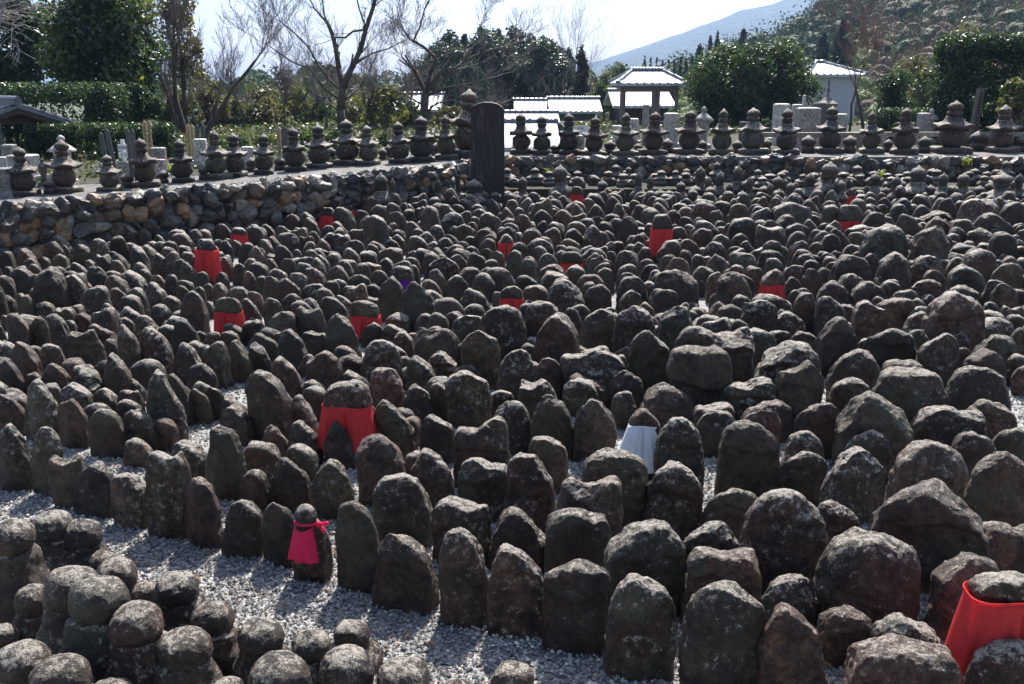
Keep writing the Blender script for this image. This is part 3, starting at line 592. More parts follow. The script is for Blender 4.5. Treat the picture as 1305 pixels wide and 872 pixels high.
M_DRYLEAF = simple_mat('dry_leaf', (.22, .10, .045), .7, .4, 20, .2, .3)
def dry_leaves():
    q = np.random.RandomState(31); V, F = [], []
    for _ in range(70):
        y = q.uniform(4.2, 8.5); x = q.uniform(-y * .5, y * .5); a = q.uniform(0, 6.28); L = q.uniform(.018, .038); n0 = len(V); z = .018
        ca, sa = math.cos(a), math.sin(a)
        for px, py, pz in ((-1, 0, 0), (-.3, -.42, .25), (.4, -.35, .3), (1, 0, .1), (.4, .35, .45), (-.3, .42, .4)): V.append((x + L * (px * ca - py * sa), y + L * (px * sa + py * ca), z + L * pz * q.uniform(.6, 1.2)))
        F += [(n0, n0 + 1, n0 + 4, n0 + 5), (n0 + 1, n0 + 2, n0 + 3, n0 + 4)]
    return mesh_np('fallen_leaves', V, F, M_DRYLEAF, False)
tag(link('fallen_leaves', dry_leaves()), 'a few small dry brown leaves fallen on the gravel', 'fallen leaves', kind='stuff')

# ---------------------------------------------------------------- rubble walls
def rock_material():
    m, n, l, b = new_mat('wall_rock')
    tc = n.new('ShaderNodeTexCoord'); at = n.new('ShaderNodeAttribute'); at.attribute_name = 'tone'
    nn = noise_node(n, l, tc.outputs['Object'], 14, 6, 0.7); r = ramp(n, [(0.3, g(.45)), (0.55, g(1.0)), (0.72, g(1.5))]); l.new(nn.outputs[0], r.inputs[0])
    c = mixc(n, l, 1.0, at.outputs['Color'], r.outputs[0], 'MULTIPLY')
    n2 = noise_node(n, l, tc.outputs['Object'], 9, 5, 0.8); r2 = ramp(n, [(0.60, g(0)), (0.68, g(1))]); l.new(n2.outputs[0], r2.inputs[0])
    c2 = mixc(n, l, r2.outputs[0], c, (.38, .36, .32)); l.new(c2, b.inputs['Base Color'])
    b.inputs['Roughness'].default_value = 0.5
    bp = n.new('ShaderNodeBump'); bp.inputs['Strength'].default_value = 0.7; bp.inputs['Distance'].default_value = 0.02
    l.new(nn.outputs[0], bp.inputs['Height']); l.new(bp.outputs[0], b.inputs['Normal'])
    return m
M_ROCK = rock_material()
def rock(n, seed, sx, sy, sz):
    rs = np.random.RandomState(seed); D, F = cubesphere(n)
    V = D.copy()
    for _ in range(10):                                  # broken faces
        a = rs.normal(size=3); a /= np.linalg.norm(a); k = rs.uniform(.58, .90)
        d = V @ a; V = V - np.outer(np.clip(d - k, 0, None), a)
    V = V + noise_vec(V * 2.2 + seed) * .12
    V = V + noise_vec(V * 5 + seed) * .05 + noise_vec(V * 11 + seed) * .02
    return V * (sx, sy, sz), F
def wall(name, pts, label, seed, size):
    rs = np.random.RandomState(seed); Vs = []; Fs = []; Cs = []; n0 = 0
    pal = [(.045, .038, .034), (.065, .056, .050), (.10, .09, .08), (.22, .13, .065), (.032, .034, .040), (.24, .21, .17), (.12, .078, .05), (.028, .025, .024)]
    for (xa, ya), (xb, yb) in zip(pts[:-1], pts[1:]):
        L = math.hypot(xb - xa, yb - ya); dx, dy = (xb - xa) / L, (yb - ya) / L
        nx, ny = dy, -dx
        z = size * .3; row = 0
        while z < TZ + size * .35:
            t = -rs.uniform(0, size)
            while t < L:
                w = size * rs.uniform(.65, 1.5)
                hh = size * rs.uniform(.42, .62)
                zc = z + rs.uniform(-.25, .25) * size
                zc = min(zc, TZ - hh * .30)
                V, F = rock(9, rs.randint(1e6), w * .58, w * .45, hh)
                a = rs.uniform(-.6, .6); ca, sa = math.cos(a), math.sin(a)
                V = np.stack([V[:, 0] * ca - V[:, 2] * sa, V[:, 1], V[:, 0] * sa + V[:, 2] * ca], 1)
                cx, cy = xa + dx * (t + w / 2), ya + dy * (t + w / 2)
                o = rs.uniform(-.03, .10) + .10 * (1 - z / TZ)
                Vw = np.stack([cx + V[:, 0] * dx + V[:, 1] * nx + nx * o, cy + V[:, 0] * dy + V[:, 1] * ny + ny * o, zc + V[:, 2]], 1)
                Vs.append(Vw); Fs.append(F + n0); n0 += len(V)
                c = pal[rs.choice(8, p=[.20, .20, .12, .15, .07, .09, .12, .05])]; Cs.append(np.tile((*c, 1), (len(V), 1)))
                t += w * .92
            z += size * .72; row += 1
    # packed earth and rubble core behind the face
    core = mesh_np(name, np.concatenate(Vs), np.concatenate(Fs), M_ROCK, False, tone=np.concatenate(Cs))
    o = tag(link(name, core), label, 'stone wall')
    return o
wall('rubble_wall', WALL[:3], 'long rubble retaining wall of mixed brown and grey rocks on the left', 3, .26)
wall('rubble_wall', WALL[2:], 'low rubble wall of mixed rocks running across the back of the field', 8, .27)

# ---------------------------------------------------------------- bibs
def bib_mesh(w, d, z0, z1, seed, mat, flare=.2, front=False):
    """cloth tied round a stone: z1 collar, z0 hem"""
    rs = np.random.RandomState(seed); n, m = 120, 18; V = []; p = 3.0
    H = z1 - z0
    for j in range(m + 1):
        s = j / m
        for i in range(n):
            t = 2 * math.pi * i / n - math.pi / 2
            k = (abs(math.cos(t)) ** p + abs(math.sin(t)) ** p) ** (-1 / p)
            xn = k * math.cos(t)
            gather = abs(math.sin(xn * 5.2 + seed + .5 * s * math.sin(seed))) ** .6 * .8 + .5 * abs(math.sin(xn * 11.7 + seed * 3))
            fold = (gather - .8) * .13 * min(1, s * 2.2) ** .8 + .04 * math.sin(2.3 * xn + 4 * s + seed)
            fold -= .16 * math.exp(-((xn - .08) / .07) ** 2) * min(1, s * 6) * (math.sin(t) < 0)
            r = .985 + flare * s ** 1.1
            zz = z1 - H * s + .05 * H * math.sin(3 * t + seed) * s + .03 * H * gather * s
            V.append((w / 2 * (r + fold * .5) * xn, (d / 2 * (r + .04) + w / 2 * fold) * k * math.sin(t), zz))
    F = []
    for j in range(m):
        for i in range(n): F.append((j * n + i, (j + 1) * n + i, (j + 1) * n + (i + 1) % n, j * n + (i + 1) % n))
    return mesh_np('bib', V, F, mat, True)
def strap_mesh(w, d, z1, hh, mat):
    n, m = 72, 8; V = []; F = []; p = 3.0
    for j in range(m):
        a = 2 * math.pi * j / m
        for i in range(n):
            t = 2 * math.pi * i / n; k = (abs(math.cos(t)) ** p + abs(math.sin(t)) ** p) ** (-1 / p)
            r = .985 + .02 * math.cos(a)
            V.append((w / 2 * r * k * math.cos(t), d / 2 * (r + .06) * k * math.sin(t), z1 + hh * math.sin(a) + .006 * math.sin(3 * t)))
    for j in range(m):
        for i in range(n): F.append((j * n + i, ((j + 1) % m) * n + i, ((j + 1) % m) * n + (i + 1) % n, j * n + (i + 1) % n))
    return mesh_np('strap', V, F, mat, True)
BIBLAB = ['large red cloth bib around the stone cut off by the bottom right corner', 'big bright red bib partly hidden by a pointed stone, left of centre',
 'pale white cloth bib on a slim pointed stone', 'red bib on a round-headed stone, lower of the two at the far left', 'wide smooth red bib with only its upper half showing between grey stones',
 'long red bib on the upper far-left stone', 'small red bib on a grey stone close to the left rubble wall', 'small bright red bib with a square fold near the wall end',
 'narrow red bib under a pointed stone in the back middle', 'purple bib mostly hidden between stones', 'thin sliver of red bib below a round stone near the middle',
 'red bib just above the broad round-topped stone in the middle', 'tallest red bib at the back, hanging long and straight', 'short red bib showing above a broad curved stone right of centre',
 'low dark red strip of bib under a pointed stone at back right', 'small red bib high in the field near the middle of the back rows', 'tiny red bib on the round-headed figure below the back wall',
 'tiny red bib at the back right of the small square-folded one']
BIBSHORT = ['large red bib cut off by the bottom right corner', 'big bright red bib left of centre behind a pointed stone', 'pale white bib', 'lower of two red bibs at the far left',
 'wide smooth red bib', 'long upper far-left red bib', 'small red bib by the left rubble wall', 'bright square-folded red bib near the wall end', 'narrow red bib in the back middle', 'purple bib', 'thinnest sliver of red bib',
 'red bib above the broad stone in the middle', 'tallest straight red bib at the back', 'short red bib right of centre', 'dark red strip of bib at back right', 'small red bib highest in the middle',
 'tiny red bib below the back wall', 'tiny red bib right of the square-folded one']
CL = {'red': M_RED, 'white': M_WHITE, 'purple': M_PURPLE}

# ---------------------------------------------------------------- build the carved stones
rs = np.random.RandomState(21)
stuffV, stuffF, stuffC, sn = [], [], [], 0
EDGE = [(x, y) for x, y in [ground(0, 622), ground(250, 695), ground(520, 770), ground(860, 860)]]
for i, s in enumerate(sorted(S, key=lambda q: (not q['solo'], q['x']))):
    seed = int(s['u'] * 7 + s['v'] * 13) % 9973
    n = 46 if s['wpx'] > 60 else 30 if s['wpx'] > 38 else 16 if s['wpx'] > 26 else 10
    lft = max(0, min(1, (900 - s['u']) / 500))
    yaw = -R(15) * lft + rs.normal(0, R(7))
    tx, ty = rs.normal(0, R(2.0)), rs.normal(0, R(2.2)) - R(2.0) * lft
    thick = rs.uniform(.5, .66) if s['sh'] != 'o' else .95
    w = 1.06 * s['w'] / (math.cos(yaw) + .35 * abs(math.sin(yaw)))
    zcut = None
    if s['bib'] is not None:
        b = next(b for b in BIBBED if b[0] == s['u'] and b[1] == s['v']); s['bib_'] = b; zcut = min(.9, at_y(b[0], b[5], s['y'] - w * thick * .45)[2] / s['h'] + .015)
    V, F = stone_shape(n, w, s['h'], 'c' if zcut and s['sh'] == 'r' else s['sh'], seed, zcut=zcut if s['sh'] in 'cr' else None, thick=thick, carve=(s['wpx'] > 34 and rs.rand() < .35 and not s['bib']), hood=False if s['bib'] else None)
    tone = rand_tone(rs)
    if s['solo']:
        lab = label_for(s) if s['bib'] is None else None
        if s['bib'] is not None:
            k = BIBBED.index(next(b for b in BIBBED if b[0] == s['u'] and b[1] == s['v']))
            lab = ' '.join(('%s stone wearing the %s' % (SHW[s['sh']], BIBLAB[k])).split()[:99]); lab = lab if len(lab.split()) <= 16 else '%s stone wearing the %s' % (SHW[s['sh']], BIBSHORT[k])
            tx = ty = 0
        o = link('carved_stone', mesh_np('carved_stone', V, F, M_STONE, True, tone=tone), None, (s['x'], s['y'], 0), yaw)
        o.rotation_euler = (tx, ty, yaw)
        tag(o, lab, 'carved stone', 'small carved stones crowded in rows on the gravel')
        if s['bib'] is not None:
            b = BIBBED[k]; Y = s['y'] - w * thick * .45
            z1 = at_y(b[0], b[5], Y)[2]; z0 = max(.02, at_y(b[0], b[6], Y)[2])
            mat = CL[b[7]]
            bo = link('bib', bib_mesh(w * (.82 if b[7] == 'white' else 1.0), w * thick, z0, z1, k + 1, mat, .3 if b[2] > 60 else .95 if b[7] == 'white' else .16), None, (s['x'], s['y'], 0), yaw)
            md = bo.modifiers.new('thickness', 'SOLIDIFY'); md.thickness = .004
            tag(bo, BIBLAB[k], 'bib', 'cloth bibs tied on the stones')
            link('strap', strap_mesh(w * (.82 if b[7] == 'white' else 1.0), w * thick, z1, .009, mat), bo)
    else:
        cx, sx_ = math.cos(yaw), math.sin(yaw)
        V = np.stack([V[:, 0] * cx - V[:, 1] * sx_ + s['x'] + V[:, 2] * ty, V[:, 0] * sx_ + V[:, 1] * cx + s['y'], V[:, 2]], 1)
        stuffV.append(V); stuffF.append(F + sn); sn += len(V); stuffC.append(np.tile(tone, (len(V), 1)))

# further small stones between and behind those, back to the walls
pts = np.array([(s['x'], s['y'], s['w']) for s in S])
def behind_wall(x, y, m=.45):
    if y > 23.75: return True
    (xa, ya), (xb, yb) = WALL[1], WALL[2]
    if x < xa: (xa, ya), (xb, yb) = WALL[0], WALL[1]
    if x > xb: return False
    L = math.hypot(xb - xa, yb - ya)
    return ((x - xa) * -(yb - ya) + (y - ya) * (xb - xa)) / L > -m
def fig_shape(seed):
    D, F = cubesphere(9); A = D * (.5, .45, .34) + (0, 0, .28) + noise_vec(D * 2 + seed) * .05; A[:, 2] = np.where(D[:, 2] < 0, A[:, 2] - .1, A[:, 2])
    B = D * (.30, .30, .20) + (0, 0, .80) + noise_vec(D * 2.3 + seed) * .03; B[:, 2] += .04 * np.exp(-(D[:, 0] ** 2 + D[:, 1] ** 2) / .05) * (D[:, 2] > 0)
    return np.concatenate([A, B]) * (1, 1, 1.0), np.concatenate([F, F + len(D)])
figlib = [fig_shape(s) for s in range(6)]
lib = [stone_shape(9, 1, 1.0, sh, 500 + i, thick=.6) for i, sh in enumerate('rrrpLfropLr')]
fill = []
BS = [(s_['bib_'], s_) for s_ in S if s_.get('bib_')]
yy = 5.6
while yy < 23.7:
    xx = -yy * .56 - .2
    while xx < yy * .56 + .5:
        x = xx + rs.uniform(-.1, .1); y = yy + rs.uniform(-.12, .12)
        xx += .27 if y < 18.3 else .36
        if behind_wall(x, y): continue
        dx = np.abs(pts[:, 0] - x); dy = np.abs(pts[:, 1] - y)
        lim = .24 if y < 11 else .29 if y < 18.3 else .24
        if np.any((dx < lim) & (dy < (.22 if y < 11 else .27))): continue
        v = 100 + FPX * CAM_H / y
        if v > 420:            # keep the path and the cross alleys open
            u = 652.5 + FPX * x / y
            edge = 575 + u * .30 if u < 860 else 830
            if v > edge - 8 or (u > 560 and v > 520) or (u > 1040 and u < 1070 and v < 530) or (u > 1280 and v > 560) or (u > 890 and u < 920 and v > 540): continue
        uu = 652.5 + FPX * x / y
        if any(abs(uu - b_[0]) < b_[2] * .55 + 6 and -.3 < s_['y'] - y < 2.8 for b_, s_ in BS): continue
        if y > 21.3 and x > -.3 and rs.rand() < .5: continue
        fill.append((x, y))
    yy += .34 if yy < 18.3 else .43
for x, y in fill:
    fig = y > 20.4 and x > -.6 and rs.rand() < (.85 if y > 21.6 and x > 2 else .5)
    V, F = figlib[rs.randint(6)] if fig else lib[rs.randint(len(lib))]; w = rs.uniform(.32, .46) if fig else rs.uniform(.2, .34) if y < 18.3 else rs.uniform(.28, .42); h = rs.uniform(.26, .38) if y > 21.0 else rs.uniform(.42, .62) if y > 18.3 else rs.uniform(.24, .42) if y > 10 else rs.uniform(.2, .32); yaw = rs.normal(-.15, .2)
    z0 = .4 if y > 22.6 else 0; h = h * .8 if z0 else h; h = h * rs.uniform(1.0, 1.2) if fig else h; a = V * (w, w, h) + (0, 0, z0); c, s_ = math.cos(yaw), math.sin(yaw)
    a = np.stack([a[:, 0] * c - a[:, 1] * s_ + x, a[:, 0] * s_ + a[:, 1] * c + y, a[:, 2]], 1)
    stuffV.append(a); stuffF.append(F + sn); sn += len(V); stuffC.append(np.tile(rand_tone(rs), (len(V), 1)))
tag(link('crowded_stones', mesh_np('crowded_stones', np.concatenate(stuffV), np.concatenate(stuffF), M_STONE, True, tone=np.concatenate(stuffC))),
    'dense mass of further small weathered stones filling the back of the field', 'carved stones', kind='stuff')
print('fill', len(fill), 'stones', len(S))

# ---------------------------------------------------------------- stone figures with round heads
def figure_parts(seed, near=True, kind=0):
    """unit figure: head about 1 wide, body below it; returns (body V,F),(head V,F), total height"""
    r = np.random.RandomState(seed); n = 26 if near else 10
    D, F = cubesphere(n)
    hw, hh = 1.0, r.uniform(.84, 1.02)
    bodyh = r.uniform(1.35, 1.7)
    Q = sup(D, 2.8); zz = (Q[:, 2] + 1) / 2
    prof = np.interp(zz, [0, .15, .45, .62, .74, .82, .92, 1], [1.5, 1.6, 1.52, 1.34, 1.14, 1.08, 1.0, .6]) * r.uniform(.92, 1.08)
    ang = np.hypot(Q[:, 0], Q[:, 1]); k = np.maximum(np.hypot(D[:, 0], D[:, 1]), 1e-6)
    rad = np.minimum(1, ang / np.maximum(.35, np.sqrt(np.clip(1 - np.abs(Q[:, 2]) ** 2.8, 0, 1))))
    e = D[:, :2] / k[:, None]
    sq = np.maximum((np.abs(e) ** 3.2).sum(1), .3) ** (-1 / 3.2)
    V = np.stack([e[:, 0] * rad * sq * prof / 2, e[:, 1] * rad * sq * prof / 2 * .92, -.15 + zz * (bodyh + .15)], 1)
    V += noise_vec(V * 2 + seed) * .045 + noise_vec(V * 6 + seed) * .025
    if near: V += noise_vec(V * 16 + seed) * .010
    z = D[:, 2]
    Hd = sup(D, 2.3) * (hw / 2, hw / 2 * .96, hh / 2)
    Hd[:, 2] = np.where(z < 0, Hd[:, 2] * .7, Hd[:, 2]) 
    Hd[:, 2] += .06 * np.exp(-(D[:, 0] ** 2 + D[:, 1] ** 2) / .04) * (z > 0) * (r.rand() < .5)
    Hd += noise_vec(D * 1.3 + seed * 3) * .035 + noise_vec(D * 5 + seed) * .012
    if near: Hd += noise_vec(D * 14 + seed) * .008
    Hd[:, 2] += bodyh + hh * .28; Hd[:, 0] += r.uniform(-.05, .05)
    return (V, F), (Hd, F), Hd[:, 2].max()
FIG = [ # x, head top, head width, total height in head widths, moss
 (14, 661, 50, 2.6, 0), (61, 651, 49, 1.7, 0), (100, 660, 46, 1.6, 0), (145, 713, 47, 1.2, 0), (87, 720, 66, 1.9, 0), (122, 738, 66, 2.0, 1),
 (172, 767, 62, 1.9, 0), (230, 802, 64, 1.5, 0), (226, 731, 52, 1.6, 0), (187, 743, 36, 1.0, 0), (271, 768, 49, 1.6, 0), (332, 790, 54, 1.4, 0),
 (394, 803, 48, 1.5, 0), (446, 793, 42, 1.2, 0), (353, 833, 72, 1.4, 0), (443, 828, 66, 1.3, 0), (514, 844, 64, 1.2, 0), (652, 847, 50, 1.1, 0),
 (27, 820, 62, 1.5, 0), (76, 837, 70, 1.4, 0), (2, 797, 34, 1.5, 0), (138, 864, 54, 1.3, 0), (42, 744, 46, 1.7, 0), (126, 701, 40, 1.1, 0),
 (583, 866, 42, 1.2, 0), (290, 866, 40, 1.2, 0), (205, 842, 40, 1.2, 0)]
FIGLAB = ['tallest layered stone figure at the left edge, with a flat cap head', 'wide-capped stone figure behind the round-headed one, nearest the gravel path',
 'stone figure with a dark patch on its smooth round head, beside the gravel path', 'low stone figure with a smooth tilted round head, right of the two path-side figures',
 'large stone figure with a broad flattened head, left of the mossy one', 'stone figure with a shaggy moss-covered head and shoulders', 'reddish stone figure with a speckled dome head, right of the mossy one',
 'stone figure with a pale smooth round head and a ring mark on top', 'dark blocky stone figure standing apart on the gravel behind the dome-headed row', 'low rounded stone lump just left of the dark blocky figure',
 'slim dark stone figure with a lichen cap, right of the smooth ringed head', 'broad speckled stone figure just left of a mossy-cheeked small one', 'rough stone figure with a fissured head between two larger rounded heads',
 'smallest rounded stone figure at the edge of the path, alone on the gravel', 'big round speckled head cut by the lower edge, third of a bottom row', 'big dark round head below the small lone figure at the lower edge',
 'pale speckled round head right of the big dark one at the lower edge', 'lone round stone head at the lower edge below the tall front-row stones', 'smooth pale-topped round head in the lower left corner',
 'whitish speckled round head beside the smooth one in the lower left corner', 'partly seen round head at the left edge above the corner head', 'pale flat stone top at the lower edge right of the corner heads',
 'narrow stone figure squeezed at the left of the broad flattened head', 'brownish stone shoulder behind the low tilted round head', 'tip of a round head at the lower edge left of the lone head',
 'tip of a stone head at the lower edge below the slim dark figure', 'small rough stone top just left of the smooth ringed head']
for i, (u, vt, wp, hr, moss) in enumerate(FIG):
    seed = 900 + i * 7
    (bV, F), (hV, _), ht = figure_parts(seed)
    x, y, h, w = place(u, vt, wp * 1.08, hr)
    w_ = w / 1.02; hz = h / ht
    yaw = rs.uniform(-.5, .5)
    if i == 6: rs_tone = .52
    t = thing('stone_figure', FIGLAB[i], 'stone figure', (x, y, 0), yaw, 'round-headed stone figures in the lower left')
    tone = (.52 if i in (6, 23) else rs.choice([.1, .35, .9]), 1.0 if moss else rs.choice([0, .2]), rs.rand() * .6, rs.uniform(.35, .8))
    kz = w_
    # keep the head's own roundness: scale the body only
    hz_body = (h - (ht - 1.6) * 0) 
    top = hV[:, 2].max(); hb = hV.copy(); hb = hb * (w_, w_, w_); hb[:, 2] += h - hb[:, 2].max()
    body = bV * (w_, w_, 1); zs = (hb[:, 2].min() + .24 * w_) / bV[:, 2].max(); body[:, 2] = np.maximum(bV[:, 2] * zs, -.05)
    link('body', mesh_np('body', body, F, M_STONE, True, tone=tone), t)
    link('head', mesh_np('head', hb, F, M_STONE, True, tone=tone), t)

# statue with the pink bib, in the front row
x, y, h, w = place(395, 652, 48, 1.73)
t = thing('stone_statue', 'small standing stone statue with a round head in the front row by the path', 'stone statue', (x, y, 0), -R(18))
V, F = stone_shape(26, w, h, 'r', 77, hood=False, thick=.6)
link('body', mesh_np('body', V, F, M_STONE, True, tone=(.6, .2, .3, 1)), t)
D, F = cubesphere(20); hr_ = px_size(28, y) / 2
V = D * (hr_, hr_ * .95, hr_ * 1.15) + noise_vec(D * 2) * hr_ * .08 + (0, -w * .22, h - hr_ * .1)
link('head', mesh_np('head', V, F, M_STONE, True, tone=(.2, .9, .5, 1)), t)
V = []; n, m = 14, 12
bw0, bw1, bh = px_size(26, y), px_size(43, y), px_size(43, y)
for j in range(m + 1):
    s_ = j / m
    for i in range(n + 1):
        a = (i / n - .5); wd = bw0 + (bw1 - bw0) * s_
        V.append((a * wd + .012 * s_, -w * .34 - .045 * (1 - (2 * a) ** 2) * (1 - .3 * s_) - .05 * s_ + .010 * math.sin(a * 16) * s_, h - hr_ * .85 - bh * s_ - .02 * math.cos(a * 3) * (1 - s_)))
F = [(j * (n + 1) + i, (j + 1) * (n + 1) + i, (j + 1) * (n + 1) + i + 1, j * (n + 1) + i + 1) for j in range(m) for i in range(n)]
bo = link('bib', mesh_np('bib', V, F, M_PINK, True), None, (x, y, 0), -R(18)); md = bo.modifiers.new('thickness', 'SOLIDIFY'); md.thickness = .004
tag(bo, 'bright pink cloth bib with a knotted tie on the small statue by the path', 'bib', 'cloth bibs tied on the stones')
kb = MB(); zk = h - hr_ * .75
import itertools
ring = [(math.cos(a) * bw0 * .56, -w * .22 + math.sin(a) * bw0 * .50, zk - .01 * math.sin(a)) for a in np.linspace(0, 2 * math.pi, 21)]
for p, q in zip(ring[:-1], ring[1:]): kb.tube(p, q, .008, .008, 6)
link('strap', kb.mesh('strap', M_PINK, True), bo)
kn = MB(); k0 = np.array(ring[0])
kn.lathe([(.001, k0[2] - .02), (.018, k0[2] - .01), (.02, k0[2] + .008), (.001, k0[2] + .02)], 8, c=(k0[0] + .015, k0[1]))
kn.tube(k0 + (.015, 0, 0), k0 + (.075, -.01, .02), .008, .014, 5); kn.tube(k0 + (.015, 0, 0), k0 + (.06, -.02, -.035), .007, .012, 5)
link('knot', kn.mesh('knot', M_PINK, True), bo)
# ---------------------------------------------------------------- stone pagodas (five-tier) on the walls
def pagoda(seed, tone):
    """unit height 1, ball about 0.46 wide; base, ball, roof, neck, jewel"""
    r = np.random.RandomState(seed); P = {}
    n = 28
    b = MB(); bw = r.uniform(.24, .29); b.lathe([(bw * .96, -.02), (bw, .0), (bw, .09), (bw * .93, .11)], 24, sq=7); P['base'] = (b, .012)
    b = MB(); rw = r.uniform(.205, .245); pr = [(rw * math.sin(a) ** .85, .285 - .205 * math.cos(a)) for a in np.linspace(.45, math.pi - .50, 12)]
    b.lathe(pr, n); P['ball'] = (b, .014)
    b = MB(); ew = r.uniform(.25, .28)
    z0 = .46
    prof = [(ew * .62, z0), (ew * .98, z0 + .005), (ew, z0 + .05), (ew * .78, z0 + .08), (ew * .55, z0 + .13), (ew * .42, z0 + .18), (ew * .37, z0 + .225)]
    V = []; 
    for rr, z in prof:
        for i in range(32):
            t = 2 * math.pi * (i + .5) / 32; k = (abs(math.cos(t)) ** 5 + abs(math.sin(t)) ** 5) ** (-1 / 5)
            V.append((rr * k * math.cos(t), rr * k * math.sin(t), z + .055 * abs(math.sin(2 * t)) ** 2.5 * 1.0 * (rr / ew) ** 4))
    F = []
    for j in range(len(prof) - 1):
        for i in range(32): F.append((j * 32 + i, j * 32 + (i + 1) % 32, (j + 1) * 32 + (i + 1) % 32, (j + 1) * 32 + i))
    F += [tuple(range(32))[::-1], tuple(range(6 * 32, 7 * 32))]
    b.add(V, F); P['roof'] = (b, .016)
    z = z0 + .215; jw = r.uniform(.105, .128)
    b = MB(); b.lathe([(jw * .75, z), (jw * 1.0, z + .05), (jw * 1.05, z + .10), (jw * .75, z + .125)], 20); P['neck'] = (b, .01)
    z += .12
    b = MB(); b.lathe([(jw * .72, z), (jw * 1.06, z + .045), (jw * 1.08, z + .085), (jw * .8, z + .135), (jw * .35, z + .165), (jw * .10, z + .20)], 20); P['jewel'] = (b, .01)
    root = thing('stone_pagoda', 'x', 'stone pagoda', (0, 0, 0), 0, 'small stone pagodas lined up on the walls')
    for k, (b, nz) in P.items():
        me = b.mesh(k, M_STONE, True, tone=tone, noise=(nz * 1.1, 8 + seed)); 
        link(k, me, root)
    return root
PROT = [pagoda(s, t) for s, t in ((1, (.15, .2, .2, .5)), (2, (.4, .1, .5, .7)), (3, (.0, .5, .9, .9)), (4, (.6, .2, .35, .3)), (5, (1, 0, .4, .4)), (6, (.8, .6, .7, .6)), (7, (.3, 0, .1, .8)))]
usedp = set()
def put_pagoda(i, u, v0, v1, label, group='small stone pagodas lined up on the walls', z=TZ):
    x, y = ground(u, v1, z); h = px_size(v1 - v0, y, 1.3)
    k = rs.randint(7) if i >= 7 else i
    if k not in usedp: r = PROT[k]; usedp.add(k)
    else: r = dup(PROT[k], (0, 0, 0))
    r.location = (x, y, z); sxy = rs.uniform(.95, 1.15); r.scale = (h * sxy, h * sxy, h); r.rotation_euler = (R(rs.normal(0, 1.8)), R(rs.normal(0, 2.2)), rs.uniform(-.5, .5))
    r['label'] = label; r['group'] = group
LEFTP = [(31, 186, 244), (83, 178, 240), (141, 196, 238), (187, 175, 233), (234, 177, 227), (276, 166, 223), (300, 169, 220), (336, 170, 217), (377, 162, 213), (407, 158, 209),
         (443, 152, 205), (470, 159, 205), (510, 155, 203), (538, 148, 201), (569, 147, 198)]
for i, (u, a, b) in enumerate(LEFTP):
    put_pagoda(i, u, a + 1, b + 5, f'{ORD[i + 1]} stone pagoda from the left end, on top of the left rubble wall')
RIGHTP = [(665, 148, 195), (691, 151, 196), (726, 148, 196), (756, 152, 197), (796, 148, 197), (831, 146, 196), (877, 144, 195), (919, 143, 196), (959, 141, 195),
          (1002, 142, 196), (1056, 139, 194), (1110, 146, 194), (1152, 141, 195), (1211, 132, 194), (1277, 138, 193)]
for i, (u, a, b) in enumerate(RIGHTP):
    put_pagoda(i + 7, u, a - 3, b + 1, f'{ORD[i + 1]} stone pagoda to the right of the dark monument, on the back wall')
put_pagoda(20, 595, 116, 201, 'tallest stone pagoda, standing just left behind the dark upright monument')

def dome_stone(seed):
    b = MB(); b.lathe([(.42, -.02), (.45, 0), (.44, .28), (.36, .34), (.34, .40), (.46, .50), (.48, .62), (.40, .78), (.22, .90), (.06, 1.0)], 22)
    return b.mesh('stone_jewel', M_STONE, True, tone=(seed * .23 % 1, .2, seed * .31 % 1, 1), noise=(.03, 4 + seed))
DOMES = [dome_stone(s) for s in range(3)]
DL = [(7, 229, 250, 18), (64, 229, 247, 17), (162, 221, 239, 16), (209, 217, 233, 14), (260, 211, 229, 14), (321, 201, 219, 14), (357, 200, 217, 16), (423, 188, 205, 14), (488, 189, 204, 12),
      (495, 185, 203, 11), (556, 182, 199, 14)]
DR = [(706, 184, 196, 12), (777, 179, 197, 16), (813, 183, 196, 12), (850, 177, 195, 16), (895, 179, 195, 13), (939, 179, 195, 14), (976, 177, 195, 15), (1029, 173, 195, 19), (1082, 173, 195, 18),
      (1131, 178, 194, 13), (1177, 174, 195, 17), (1245, 167, 192, 22), (1301, 173, 193, 18), (715, 181, 196, 10)]
for k, (L, wl_) in enumerate(((DL, 'from the left end among the pagodas on the left wall'), (DR, 'to the right of the dark monument on the back wall'))):
    for i, (u, a, b, w) in enumerate(sorted(L)):
        x, y = ground(u, b, TZ); h = px_size(b - a, y, 1.2); ww = px_size(w, y, 1.2)
        o = link('stone_jewel', DOMES[(i + k) % 3], None, (x, y, TZ), rs.uniform(0, 3)); o.scale = (ww, ww, h)
        tag(o, f'{ORD[i + 1]} low stone ball {wl_}', 'stone ball', 'low stone balls between the pagodas')

